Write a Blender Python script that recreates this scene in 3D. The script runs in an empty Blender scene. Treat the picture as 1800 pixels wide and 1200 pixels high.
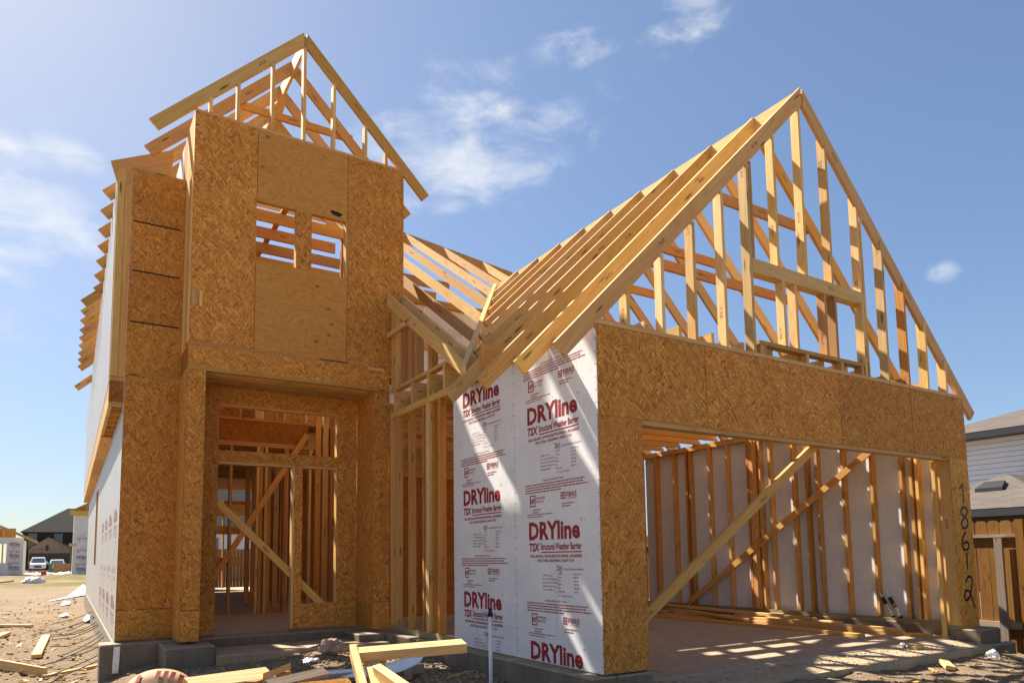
import bpy, bmesh, math, random
import numpy as np
from mathutils import Vector, Matrix, noise

random.seed(7)
SC = bpy.context.scene
COL = SC.collection
R = math.radians

# ------------------------------------------------------------------ camera
cam_d = bpy.data.cameras.new('camera')
cam = bpy.data.objects.new('camera', cam_d)
COL.objects.link(cam)
rt = Vector((0.85020272, -0.52629256, -0.01309533))
up = Vector((-0.03937368, -0.08837198, 0.99530905))
fw = Vector((0.524981, 0.84569885, 0.09585618))
CAM = Vector((-3.4711, -4.2239, 0.8986))
m = Matrix((rt, up, -fw)).transposed().to_4x4()
m.translation = CAM
cam.matrix_world = m
cam_d.sensor_width = 36.0
cam_d.sensor_fit = 'HORIZONTAL'
cam_d.lens = 1238.49 * 36 / 1800
cam_d.shift_y = (857.965 - 600) / 1800
cam_d.shift_x = (900 - 890.629) / 1800
cam_d.clip_start = 0.05
cam_d.clip_end = 4000
SC.camera = cam

def ray(u, v):
    return fw + rt * ((u - 890.629) / 1238.49) - up * ((v - 857.965) / 1238.49)

# ------------------------------------------------------------------ sky, sun, exposure
SUN_TO = Vector((-0.30, 0.90, 1.0)).normalized()
SUN_EL = math.asin(SUN_TO.z)
SUN_AZ = math.atan2(SUN_TO.x, SUN_TO.y)
world = bpy.data.worlds.new('World')
SC.world = world
world.use_nodes = True
wn, wl = world.node_tree.nodes, world.node_tree.links
wn.clear()
w_out = wn.new('ShaderNodeOutputWorld')
w_bg = wn.new('ShaderNodeBackground')
w_sky = wn.new('ShaderNodeTexSky')
w_sky.sky_type = 'NISHITA'
w_sky.sun_disc = False
w_sky.sun_elevation = SUN_EL
w_sky.sun_rotation = SUN_AZ
w_sky.air_density = 0.76
w_sky.dust_density = 0.65
w_sky.ozone_density = 1.5
w_bg.inputs['Strength'].default_value = 0.094
SHOULDER = .17

def wnode(t, **kw):
    n = wn.new(t)
    for k, v in kw.items():
        setattr(n, k, v)
    return n
def wmath(op, a, b=None, clamp=False):
    n = wn.new('ShaderNodeMath'); n.operation = op; n.use_clamp = clamp
    for i, x in enumerate((a, b)):
        if x is None: continue
        if isinstance(x, (int, float)): n.inputs[i].default_value = x
        else: wl.new(x, n.inputs[i])
    return n.outputs[0]
# thin clouds: drifts of vapour set by direction in the sky
w_tc = wn.new('ShaderNodeTexCoord')
# (centre direction, radius x along drift, strength)
CLOUDS = [((690, 275), .055, .85), ((735, 285), .06, 1.), ((785, 290), .06, 1.), ((835, 280), .06, 1.), ((885, 275), .055, .95), ((925, 278), .045, .8), ((700, 240), .045, .6), ((760, 235), .05, .6),
          ((790, 185), .045, .75), ((835, 178), .05, .85), ((870, 198), .045, .75), ((930, 225), .05, .5), ((975, 215), .045, .6), ((1010, 180), .045, .55), ((1025, 205), .04, .6),
          ((985, 82), .035, .55), ((1025, 75), .04, .7), ((1060, 62), .035, .6), ((1140, 85), .032, .55), ((1170, 62), .034, .65), ((1200, 38), .036, .65), ((1235, 12), .036, .6),
          ((-60, 385), .07, 1.), ((0, 378), .065, 1.), ((55, 375), .06, 1.), ((105, 385), .05, .95), ((145, 378), .035, .8), ((60, 412), .045, .85), ((95, 258), .026, .75), ((125, 275), .028, .85), ((155, 295), .026, .75),
          ((15, 288), .035, .85), ((48, 302), .032, .8), ((85, 437), .022, .75), ((110, 445), .02, .6), ((1648, 478), .014, .6), ((1662, 475), .016, .75), ((1676, 472), .012, .6), ((110, 538), .02, .5), ((-150, 500), .12, .6),
          ((2100, 250), .12, .6), ((600, -500), .2, .5)]
w_n1 = wnode('ShaderNodeTexNoise'); w_n1.inputs['Scale'].default_value = 7.5; w_n1.inputs['Detail'].default_value = 9; w_n1.inputs['Roughness'].default_value = .6; w_n1.inputs['Distortion'].default_value = .35
w_mp = wnode('ShaderNodeMapping'); w_mp.inputs['Rotation'].default_value = (0.35, 0.1, 0.5); w_mp.inputs['Scale'].default_value = (1.5, 1.6, 3.4)
wl.new(w_tc.outputs['Generated'], w_mp.inputs['Vector']); wl.new(w_mp.outputs[0], w_n1.inputs['Vector'])
tot = None
for (u, v), rad, st in CLOUDS:
    d = ray(u, v).normalized()
    dot = wnode('ShaderNodeVectorMath', operation='DISTANCE')
    wl.new(w_tc.outputs['Generated'], dot.inputs[0]); dot.inputs[1].default_value = d
    mr = wnode('ShaderNodeMapRange', interpolation_type='SMOOTHSTEP')
    wl.new(dot.outputs['Value'], mr.inputs[0])
    mr.inputs[1].default_value = rad * 1.9; mr.inputs[2].default_value = rad * 0.12
    mr.inputs[3].default_value = 0; mr.inputs[4].default_value = st
    tot = mr.outputs[0] if tot is None else wmath('MAXIMUM', tot, mr.outputs[0])
shape = wmath('SUBTRACT', wmath('ADD', wmath('MULTIPLY', w_n1.outputs['Fac'], 2.5), wmath('MULTIPLY', tot, 1.15)), 1.72)
w_cf = wnode('ShaderNodeMapRange', interpolation_type='SMOOTHSTEP')
wl.new(shape, w_cf.inputs[0]); w_cf.inputs[1].default_value = 0.0; w_cf.inputs[2].default_value = 1.25
w_cf.inputs[3].default_value = 0; w_cf.inputs[4].default_value = 0.85
cf = wmath('MULTIPLY', w_cf.outputs[0], wmath('MINIMUM', wmath('MULTIPLY', tot, 2.0), 1.0))
# white balance of the camera and a soft shoulder on the brightest sky, the same in every direction
w_tint = wnode('ShaderNodeVectorMath', operation='MULTIPLY'); wl.new(w_sky.outputs[0], w_tint.inputs[0]); w_tint.inputs[1].default_value = (.975, .995, .985)
w_lum = wnode('ShaderNodeVectorMath', operation='DOT_PRODUCT'); wl.new(w_tint.outputs[0], w_lum.inputs[0]); w_lum.inputs[1].default_value = (.25, .6, .15)
w_sh = wmath('DIVIDE', 1.0, wmath('ADD', 1.0, wmath('MULTIPLY', w_lum.outputs['Value'], SHOULDER)))
w_hs = wnode('ShaderNodeVectorMath', operation='SCALE'); wl.new(w_tint.outputs[0], w_hs.inputs[0]); wl.new(w_sh, w_hs.inputs['Scale'])
w_mix = wnode('ShaderNodeMix', data_type='RGBA')
wl.new(cf, w_mix.inputs[0]); wl.new(w_hs.outputs[0], w_mix.inputs[6])
w_mix.inputs[7].default_value = (3.75, 3.85, 4.0, 1)
wl.new(w_mix.outputs[2], w_bg.inputs['Color'])
wl.new(w_bg.outputs[0], w_out.inputs['Surface'])

sun_d = bpy.data.lights.new('sun', 'SUN')
sun_d.energy = 5.0
sun_d.angle = R(0.55)
sun_d.color = (1.0, 0.93, 0.82)
sun = bpy.data.objects.new('sun', sun_d)
COL.objects.link(sun)
sun.rotation_euler = (-SUN_TO).to_track_quat('-Z', 'Y').to_euler()
sun.location = SUN_TO * 60

vs = SC.view_settings
vs.view_transform = 'Standard'
vs.look = 'None'
vs.exposure = 1.42
vs.gamma = 1.0
vs.use_curve_mapping = False
SC.cycles.use_denoising = True
SC.cycles.max_bounces = 8
SC.cycles.diffuse_bounces = 5
SC.cycles.caustics_reflective = False
SC.cycles.caustics_refractive = False
SC.cycles.sample_clamp_indirect = 6

# ------------------------------------------------------------------ materials
class NT:
    def __init__(s, name, rough=.7, spec=.35):
        s.m = bpy.data.materials.new(name); s.m.use_nodes = True
        s.n = s.m.node_tree.nodes; s.l = s.m.node_tree.links
        s.b = s.n['Principled BSDF']
        s.b.inputs['Roughness'].default_value = rough
        s.b.inputs['Specular IOR Level'].default_value = spec
    def node(s, t, **kw):
        x = s.n.new(t)
        for k, v in kw.items(): setattr(x, k, v)
        return x
    def put(s, v, sock):
        if isinstance(v, (int, float)): sock.default_value = v
        elif isinstance(v, (tuple, list)): sock.default_value = v if len(v) != 3 or sock.type == 'VECTOR' else (*v, 1)
        else: s.l.new(v, sock)
    def math(s, op, a, b=0.0, clamp=False):
        x = s.node('ShaderNodeMath', operation=op, use_clamp=clamp)
        s.put(a, x.inputs[0]); s.put(b, x.inputs[1]); return x.outputs[0]
    def mix(s, f, a, b, mode='MIX'):
        x = s.node('ShaderNodeMix', data_type='RGBA', blend_type=mode)
        s.put(f, x.inputs[0]); s.put(a, x.inputs[6]); s.put(b, x.inputs[7]); return x.outputs[2]
    def coord(s, kind='Object', offset=True):
        tc = s.node('ShaderNodeTexCoord')
        if not offset: return tc.outputs[kind]
        oi = s.node('ShaderNodeObjectInfo')
        va = s.node('ShaderNodeVectorMath', operation='MULTIPLY_ADD')
        s.l.new(oi.outputs['Random'], va.inputs[0]); va.inputs[1].default_value = (37.3, 23.1, 51.7)
        s.l.new(tc.outputs[kind], va.inputs[2])
        return va.outputs[0]
    def rnd(s): return s.node('ShaderNodeObjectInfo').outputs['Random']
    def map(s, v, scale=(1, 1, 1), rot=(0, 0, 0), loc=(0, 0, 0)):
        x = s.node('ShaderNodeMapping'); s.l.new(v, x.inputs[0])
        x.inputs['Scale'].default_value = scale; x.inputs['Rotation'].default_value = rot; x.inputs['Location'].default_value = loc
        return x.outputs[0]
    def noise(s, v, scale=5, detail=4, rough=.55, dist=0):
        x = s.node('ShaderNodeTexNoise'); s.l.new(v, x.inputs['Vector'])
        x.inputs['Scale'].default_value = scale; x.inputs['Detail'].default_value = detail
        x.inputs['Roughness'].default_value = rough; x.inputs['Distortion'].default_value = dist
        return x.outputs['Fac']
    def voro(s, v, scale=5, feature='F1'):
        x = s.node('ShaderNodeTexVoronoi', feature=feature); s.l.new(v, x.inputs['Vector'])
        x.inputs['Scale'].default_value = scale
        return x
    def ramp(s, f, stops):
        x = s.node('ShaderNodeValToRGB'); s.put(f, x.inputs[0])
        e = x.color_ramp.elements
        while len(e) > 1: e.remove(e[0])
        for i, (p, c) in enumerate(stops):
            k = e[0] if i == 0 else e.new(p)
            k.position = p; k.color = (*c, 1) if len(c) == 3 else c
        return x.outputs[0]
    def rng(s, f, a, b, c=0., d=1.):
        x = s.node('ShaderNodeMapRange'); s.put(f, x.inputs[0])
        for i, k in enumerate((a, b, c, d)): x.inputs[i + 1].default_value = k
        return x.outputs[0]
    def bump(s, h, strength=.3, dist=.01):
        x = s.node('ShaderNodeBump'); s.put(h, x.inputs['Height'])
        x.inputs['Strength'].default_value = strength; x.inputs['Distance'].default_value = dist
        s.l.new(x.outputs[0], s.b.inputs['Normal'])
    def col(s, c): s.put(c, s.b.inputs['Base Color']); return s.m

def wood(name, light, dark, red, knots=.075, stain=0.0, rough=.62):
    t = NT(name, rough, .14)
    v = t.coord()
    ring = t.noise(t.map(v, (.55, 7, 7)), 1.0, 1.5, .4, .3)
    ring = t.math('SINE', t.math('MULTIPLY', ring, 62.0))
    ring = t.rng(ring, -1, 1)
    ring = t.math('POWER', ring, 1.8)
    fine = t.noise(t.map(v, (2.2, 110, 110)), 1.0, 3, .6)
    broad = t.noise(t.map(v, (.8, 5, 5)), 1.0, 3, .5)
    f = t.math('ADD', t.math('MULTIPLY', ring, .40), t.math('MULTIPLY', t.rng(fine, .3, .7), .30), True)
    c = t.mix(f, light, dark)
    c = t.mix(t.rng(broad, .42, .72, 0, .75), c, red)
    vo = t.voro(t.map(v, (1.6, 9, 9)), 1.0)
    k = t.rng(vo.outputs['Distance'], knots, knots * 2.1, 1, 0)
    c = t.mix(t.math('MULTIPLY', k, .85), c, tuple(x * .28 for x in dark))
    r = t.rnd()
    val = t.rng(r, 0, 1, .72, 1.12)
    hs = t.node('ShaderNodeHueSaturation')
    t.l.new(val, hs.inputs['Value']); t.l.new(c, hs.inputs['Color'])
    t.l.new(t.rng(t.math('FRACT', t.math('MULTIPLY', r, 17.0)), 0, 1, .492, .503), hs.inputs['Hue'])
    t.l.new(t.rng(t.math('FRACT', t.math('MULTIPLY', r, 7.0)), 0, 1, .96, 1.12), hs.inputs['Saturation'])
    c = hs.outputs[0]
    if stain:
        s = t.noise(t.map(v, (1, 4, 4)), 1.2, 5, .6, .8)
        c = t.mix(t.rng(s, .62, .70, 0, stain), c, (.10, .07, .05))
    tc = t.node('ShaderNodeTexCoord'); sx = t.node('ShaderNodeSeparateXYZ'); t.l.new(tc.outputs['Object'], sx.inputs[0])
    px = t.math('FRACT', t.math('ADD', t.math('MULTIPLY', sx.outputs[0], .55), r))
    a = t.math('MULTIPLY', t.math('GREATER_THAN', px, .50), t.math('LESS_THAN', px, .565))
    b2 = t.math('LESS_THAN', t.math('ABSOLUTE', sx.outputs[2]), .016)
    ink = t.math('GREATER_THAN', t.noise(t.map(tc.outputs['Object'], (130, 130, 90)), 1., 1, .5), .50)
    c = t.mix(t.math('MULTIPLY', t.math('MULTIPLY', t.math('MULTIPLY', a, b2), ink), .7), c, (.05, .035, .025))
    t.bump(t.math('ADD', ring, t.math('MULTIPLY', fine, .8)), .18, .002)
    return t.col(c)

def osb(name, tint=(1, 1, 1), dark=1.0):
    t = NT(name, .65, .14)
    v = t.coord()
    wob = t.node('ShaderNodeTexNoise'); t.l.new(v, wob.inputs['Vector']); wob.inputs['Scale'].default_value = 9; wob.inputs['Detail'].default_value = 2
    va = t.node('ShaderNodeVectorMath', operation='MULTIPLY_ADD')
    t.l.new(wob.outputs['Color'], va.inputs[0]); va.inputs[1].default_value = (.05, .02, .05); t.l.new(v, va.inputs[2])
    v2 = va.outputs[0]
    stops = [(0.0, (.28, .100, .015)), (.14, (.47, .185, .029)), (.45, (.61, .265, .044)), (.78, (.70, .335, .066)), (1.0, (.82, .49, .135))]
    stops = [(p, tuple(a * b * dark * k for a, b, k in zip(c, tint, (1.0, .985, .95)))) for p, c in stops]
    c = None; hgt = None
    layers = [(0.1, 10, 50, .0), (-.5, 10, 52, .38), (.75, 11, 54, .48), (-1.05, 12, 56, .56), (.3, 11, 60, .55), (1.4, 12, 58, .64), (-.2, 13, 80, .62), (.55, 16, 95, .66), (-.8, 16, 95, .70)]
    for i, (a, sx, sz, thr) in enumerate(layers):
        vo = t.voro(t.map(t.map(v2, (1, 1, 1), (0, a, 0)), (sx, 2, sz), (0, 0, 0), (i * 3.7, i, i * 5.1)), 1.0)
        sp = t.node('ShaderNodeSeparateColor'); t.l.new(vo.outputs['Color'], sp.inputs[0])
        fac = sp.outputs[0]
        if i in (0, 1, 2, 4):
            fb = t.noise(t.map(t.map(v, (1, 1, 1), (0, a, 0)), (14, 2, 230)), 1., 2, .6)
            fac = t.math('ADD', fac, t.rng(fb, .25, .75, -.22, .22), True)
        lc = t.ramp(fac, stops)
        if c is None:
            c = lc; hgt = sp.outputs[0]
        else:
            msk = t.math('GREATER_THAN', sp.outputs[1], thr)
            c = t.mix(msk, c, lc)
            h = t.node('ShaderNodeMix', data_type='FLOAT'); t.l.new(msk, h.inputs[0]); t.l.new(hgt, h.inputs[2]); t.l.new(sp.outputs[2], h.inputs[3]); hgt = h.outputs[0]
    # scattered dark chips and broad tone drift
    ch = t.voro(t.map(t.map(v2, (1, 1, 1), (0, .9, 0)), (19, 2, 85)), 1.0)
    s2 = t.node('ShaderNodeSeparateColor'); t.l.new(ch.outputs['Color'], s2.inputs[0])
    c = t.mix(t.math('MULTIPLY', t.math('GREATER_THAN', s2.outputs[0], .982), .75), c, (.10, .045, .018))
    fine = t.noise(t.map(v, (30, 30, 200)), 1., 3, .6)
    c = t.mix(t.rng(fine, .3, .75, 0, .30), c, (.30, .14, .035))
    big = t.noise(v, 1.6, 3, .5)
    c = t.mix(t.rng(big, .35, .7, 0, .35), c, (.46, .19, .045))
    oi = t.rng(t.rnd(), 0, 1, .80, 1.10)
    hs = t.node('ShaderNodeHueSaturation'); t.l.new(t.rng(t.math('FRACT', t.math('MULTIPLY', t.rnd(), 13.0)), 0, 1, .494, .502), hs.inputs['Hue']); t.l.new(oi, hs.inputs['Value']); t.l.new(c, hs.inputs['Color'])
    t.bump(hgt, .35, .002)
    return t.col(hs.outputs[0])

def plywood(name):
    t = NT(name, .65, .14)
    v = t.coord()
    n1 = t.noise(t.map(v, (1.1, 1, 3.0)), 1.4, 2, .45, 1.2)
    ring = t.rng(t.math('SINE', t.math('MULTIPLY', n1, 75)), -1, 1)
    fine = t.noise(t.map(v, (5, 1, 120)), 1, 3, .6)
    c = t.mix(t.math('ADD', t.math('MULTIPLY', t.math('POWER', ring, 2.), .5), t.math('MULTIPLY', fine, .35), True), (.60, .31, .075), (.44, .19, .038))
    vo = t.voro(t.map(v, (3.6, .2, 5.6), (0, 0.2, 0)), 1.0)
    sp = t.node('ShaderNodeSeparateColor'); t.l.new(vo.outputs['Color'], sp.inputs[0])
    k = t.math('MULTIPLY', t.rng(vo.outputs['Distance'], .07, .15, 1, 0), t.math('GREATER_THAN', sp.outputs[0], .45))
    c = t.mix(t.math('MULTIPLY', k, .75), c, (.20, .075, .02))
    t.bump(ring, .1, .002)
    return t.col(c)

def plain(name, c, rough=.6, metal=0, nz=.12, sc=9, spec=.3, bump=0.0):
    t = NT(name, rough, spec)
    t.b.inputs['Metallic'].default_value = metal
    v = t.coord()
    f = t.noise(v, sc, 5, .6)
    cc = t.mix(t.rng(f, .3, .7), tuple(x * (1 - nz) for x in c), tuple(min(1, x * (1 + nz)) for x in c))
    if bump: t.bump(f, bump, .01)
    return t.col(cc)

M = {}
M['pine'] = wood('pine lumber', (.80, .55, .245), (.60, .36, .125), (.68, .43, .17))
M['fir'] = wood('fir lumber', (.67, .42, .165), (.48, .255, .08), (.57, .315, .11), .06)
M['redfir'] = wood('red fir lumber', (.60, .33, .12), (.43, .20, .066), (.52, .26, .09), .05)
M['stained'] = wood('stained pine lumber', (.76, .51, .22), (.56, .33, .11), (.63, .39, .15), .075, .75)
M['brace'] = wood('yellow brace lumber', (.78, .46, .115), (.62, .31, .06), (.68, .36, .08))
M['treated'] = wood('treated lumber', (.36, .32, .16), (.24, .20, .09), (.32, .27, .13), .05)
M['fence'] = wood('cedar fence', (.26, .135, .042), (.17, .08, .024), (.21, .098, .03), .05, .25)
M['grey_wood'] = wood('weathered wood', (.42, .33, .25), (.28, .20, .14), (.33, .24, .17), .05)
M['osb'] = osb('strand board')
M['osb_shaded'] = osb('shaded strand board', (.95, .80, .70), .62)  # strand board copy with the shade of interior and recessed parts in its colour
M['ply'] = plywood('plywood')
M['black'] = plain('black paint', (.012, .011, .011), .55, 0, .3, 60)
M['dark'] = plain('dark scorch', (.02, .018, .016), .8, 0, .3, 60)

def board_white(name, c=(.76, .74, .715)):
    t = NT(name, .42, .45)
    v = t.coord()
    f = t.noise(v, 3, 5, .6)
    cc = t.mix(t.rng(f, .35, .7), c, tuple(x * .88 for x in c))
    s = t.noise(t.map(v, (60, 60, 60)), 1, 2)
    cc = t.mix(t.rng(s, .72, .78, 0, .5), cc, (.35, .28, .22))
    return t.col(cc)
M['board'] = board_white('weather board')
M['board_side'] = board_white('dimmed weather board', (.42, .412, .40))  # same board, colour darkened to tone down the sunlight on the side wall
M['board_in'] = plain('weather board back', (.66, .69, .70), .6, 0, .06, 14)
M['ink'] = plain('red print', (.30, .016, .022), .5, 0, .1, 40)
M['ink_faded'] = plain('faded red print', (.36, .20, .19), .6, 0, .1, 40)
M['ink2'] = plain('dark print', (.10, .12, .13), .5, 0, .1, 40)

def concrete(name, c=(.205, .165, .118), dirt=(.17, .11, .062), amt=.6):
    t = NT(name, .85, .2)
    v = t.coord('Object', False)
    a = t.noise(v, 2.2, 6, .65); b = t.noise(v, 28, 5, .65); d = t.noise(v, .9, 5, .6, .6)
    cc = t.mix(t.rng(a, .3, .7), tuple(x * .78 for x in c), tuple(x * 1.12 for x in c))
    cc = t.mix(t.rng(b, .3, .8, 0, .35), cc, tuple(x * .55 for x in c))
    cc = t.mix(t.rng(d, .48, .66, 0, amt), cc, dirt)
    ge = t.node('ShaderNodeNewGeometry'); gn = t.node('ShaderNodeSeparateXYZ'); t.l.new(ge.outputs['True Normal'], gn.inputs[0])
    dust = t.noise(v, 5, 5, .65)
    cc = t.mix(t.math('MULTIPLY', t.math('GREATER_THAN', gn.outputs[2], .6), t.rng(dust, .3, .6, .25, .9)), cc, (.36, .28, .19))
    pit = t.voro(v, 38)
    pk = t.rng(pit.outputs['Distance'], .10, .17, 1, 0)
    cc = t.mix(t.math('MULTIPLY', pk, .6), cc, tuple(x * .35 for x in c))
    sp = t.node('ShaderNodeSeparateXYZ'); t.l.new(v, sp.inputs[0])
    streak = t.noise(t.map(v, (9, 9, .9)), 1, 4, .6)
    cc = t.mix(t.rng(streak, .5, .72, 0, .45), cc, tuple(min(1, x * 1.45) for x in c))
    t.bump(t.math('SUBTRACT', t.math('ADD', b, t.math('MULTIPLY', a, .6)), t.math('MULTIPLY', pk, .8)), .5, .008)
    return t.col(cc)
M['conc'] = concrete('concrete')
M['conc_floor'] = concrete('dusty concrete floor', (.44, .31, .19), (.52, .34, .18), .9)
M['conc_edge'] = concrete('pale concrete edge', (.30, .25, .19), (.26, .18, .11), .6)
M['conc_apron'] = concrete('sandy concrete apron', (.42, .31, .19), (.52, .36, .20), .9)

def dirt():
    t = NT('dirt', .95, .1)
    v = t.coord('Object', False)
    a = t.noise(v, .7, 6, .6, .4); b = t.noise(v, 9, 8, .7); c3 = t.noise(v, 55, 6, .7)
    c = t.mix(t.rng(a, .3, .7), (.235, .168, .104), (.335, .248, .162))
    c = t.mix(t.rng(b, .42, .75, 0, .65), c, (.175, .11, .062))
    c = t.mix(t.rng(c3, .55, .75, 0, .6), c, (.46, .34, .225))
    c = t.mix(t.rng(c3, .45, .25, 0, .6), c, (.14, .088, .05))
    # grass beyond the graded lot
    sep = t.node('ShaderNodeSeparateXYZ'); t.l.new(v, sep.inputs[0])
    g = t.noise(v, .35, 5, .6)
    yy = t.math('ADD', sep.outputs[1], t.rng(g, .3, .7, -7, 7))
    gm = t.rng(yy, 36, 44, 0, 1)
    g2 = t.noise(v, 1.6, 6, .7)
    gc = t.mix(t.rng(g2, .3, .7), (.10, .092, .030), (.21, .155, .065))
    gc = t.mix(t.rng(t.noise(v, .18, 3), .45, .6, 0, .7), gc, (.34, .235, .13))
    c = t.mix(gm, c, gc)
    t.bump(t.math('ADD', t.math('MULTIPLY', b, 1.0), t.math('MULTIPLY', c3, .5)), .9, .05)
    return t.col(c)
M['dirt'] = dirt()
M['clod'] = plain('dirt clod', (.30, .215, .135), .95, 0, .25, 6, .1, .6)
M['galv'] = plain('galvanised steel', (.62, .63, .64), .38, .7, .12, 40)
M['cable'] = plain('dark cable', (.035, .035, .042), .6, 0, .2, 40)
M['pvc'] = plain('white pvc', (.72, .72, .71), .4, 0, .05, 5)
M['blackplastic'] = plain('black plastic', (.018, .018, .02), .4)
M['card'] = plain('kraft cardboard', (.42, .255, .14), .8, 0, .08, 12)
M['cardred'] = plain('rust red print', (.36, .065, .025), .6)
M['paper'] = plain('white sheeting', (.74, .75, .77), .4, 0, .06, 6)
M['bag'] = plain('brown paper', (.42, .26, .19), .8, 0, .2, 8)

# ------------------------------------------------------------------ object helpers
def link(name, me, mat, parent=None, mw=None):
    o = bpy.data.objects.new(name, me)
    COL.objects.link(o)
    if mat is not None and not me.materials:
        me.materials.append(M[mat] if isinstance(mat, str) else mat)
    if mw is not None:
        if parent is not None:
            off = Vector((0, 0, 0)); p = parent
            while p is not None:
                off += p.location; p = p.parent
            mw = Matrix.Translation(-off) @ mw
        o.matrix_basis = mw
    if parent is not None: o.parent = parent
    return o

def tag(o, label=None, cat=None, group=None, kind=None):
    if label: o['label'] = label
    if cat: o['category'] = cat
    if group: o['group'] = group
    if kind: o['kind'] = kind
    return o

def empty(name, parent=None, loc=(0, 0, 0), label=None, cat=None, group=None):
    o = bpy.data.objects.new(name, None)
    COL.objects.link(o)
    o.empty_display_size = .2
    o.location = loc
    if parent is not None: o.parent = parent
    tag(o, label, cat, group)
    return o

FACES = [(0, 1, 3, 2), (4, 6, 7, 5), (0, 4, 5, 1), (2, 3, 7, 6), (0, 2, 6, 4), (1, 5, 7, 3)]
def box_mesh(L, T, W, name='lumber', bevel=0):
    v = [(x * L / 2, y * T / 2, z * W / 2) for x in (-1, 1) for y in (-1, 1) for z in (-1, 1)]
    me = bpy.data.meshes.new(name)
    me.from_pydata(v, [], FACES)
    if bevel:
        bm = bmesh.new(); bm.from_mesh(me)
        bmesh.ops.bevel(bm, geom=bm.edges[:], offset=bevel, segments=1, affect='EDGES')
        bm.to_mesh(me); bm.free()
    return me

def frame(origin, x, wdir):
    x = x.normalized(); y = wdir.cross(x)
    if y.length < 1e-6: y = Vector((0, 1, 0)).cross(x)
    y.normalize(); z = x.cross(y)
    mm = Matrix((x, y, z)).transposed().to_4x4(); mm.translation = origin
    return mm

def board(parent, name, a, b, w, t, wdir, mat='pine', bevel=0):
    """a board from a to b (centre line), w wide along wdir, t thick"""
    a, b, wdir = Vector(a), Vector(b), Vector(wdir)
    me = box_mesh((b - a).length, t, w, name, bevel)
    return link(name, me, mat, parent, frame((a + b) / 2, b - a, wdir))

AX = [Vector((1, 0, 0)), Vector((0, 1, 0)), Vector((0, 0, 1))]
def box(parent, name, lo, hi, mat='pine', long=None, bevel=0):
    """axis aligned board or panel; its grain follows its longest side"""
    lo, hi = Vector(lo), Vector(hi)
    d = hi - lo
    o = sorted(range(3), key=lambda i: -abs(d[i]))
    if long is not None: o.remove(long); o.insert(0, long)
    me = box_mesh(abs(d[o[0]]), abs(d[o[2]]), abs(d[o[1]]), name, bevel)
    fr = frame((lo + hi) / 2, AX[o[0]], AX[o[1]])
    if name.endswith('stud'):
        fr = fr @ Matrix.Rotation(random.gauss(0, .018), 4, 'X') @ Matrix.Rotation(random.gauss(0, .0016), 4, 'Y') @ Matrix.Rotation(random.gauss(0, .0016), 4, 'Z')
    return link(name, me, mat, parent, fr)

def prism(parent, name, pts, tv, mat='pine', xdir=None):
    """planar outline extruded by tv (centred)"""
    pts = [Vector(p) for p in pts]; tv = Vector(tv)
    x = (xdir and Vector(xdir)) or (pts[1] - pts[0])
    x = x.normalized(); y = tv.normalized(); z = x.cross(y)
    o = sum(pts, Vector()) / len(pts)
    mm = Matrix((x, y, z)).transposed().to_4x4(); mm.translation = o
    inv = mm.inverted(); n = len(pts); h = tv.length / 2
    vv = []
    for s in (-h, h):
        for p in pts:
            q = inv @ p; vv.append((q.x, q.y + s, q.z))
    f = [tuple(range(n))[::-1], tuple(range(n, 2 * n))] + [(i, (i + 1) % n, n + (i + 1) % n, n + i) for i in range(n)]
    me = bpy.data.meshes.new(name); me.from_pydata(vv, [], f)
    bm = bmesh.new(); bm.from_mesh(me); bmesh.ops.recalc_face_normals(bm, faces=bm.faces); bm.to_mesh(me); bm.free()
    return link(name, me, mat, parent, mm)

def mesh_obj(parent, name, verts, faces, mat, smooth=False, origin=None):
    o = Vector(origin) if origin is not None else Vector((0, 0, 0))
    me = bpy.data.meshes.new(name)
    me.from_pydata([tuple(Vector(v) - o) for v in verts], [], faces)
    if smooth:
        for p in me.polygons: p.use_smooth = True
    return link(name, me, mat, parent, Matrix.Translation(o))

def tube(parent, name, path, r, mat, seg=8, cap=True):
    path = [Vector(p) for p in path]; vv = []; ff = []
    for i, p in enumerate(path):
        d = (path[min(i + 1, len(path) - 1)] - path[max(i - 1, 0)]).normalized()
        a = d.cross(Vector((0, 0, 1)))
        if a.length < 1e-3: a = Vector((1, 0, 0))
        a.normalize(); b = d.cross(a)
        rr = r[i] if isinstance(r, (list, tuple)) else r
        for k in range(seg):
            th = 2 * math.pi * k / seg
            vv.append(p + (a * math.cos(th) + b * math.sin(th)) * rr)
    for i in range(len(path) - 1):
        for k in range(seg):
            ff.append((i * seg + k, i * seg + (k + 1) % seg, (i + 1) * seg + (k + 1) % seg, (i + 1) * seg + k))
    if cap:
        ff.append(tuple(range(seg))[::-1]); ff.append(tuple((len(path) - 1) * seg + k for k in range(seg)))
    return mesh_obj(parent, name, vv, ff, mat, True, path[0])

J = lambda s=.004: random.uniform(-s, s)
T2 = .038      # thickness of a two-by
W4, W6 = .089, .140
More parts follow.
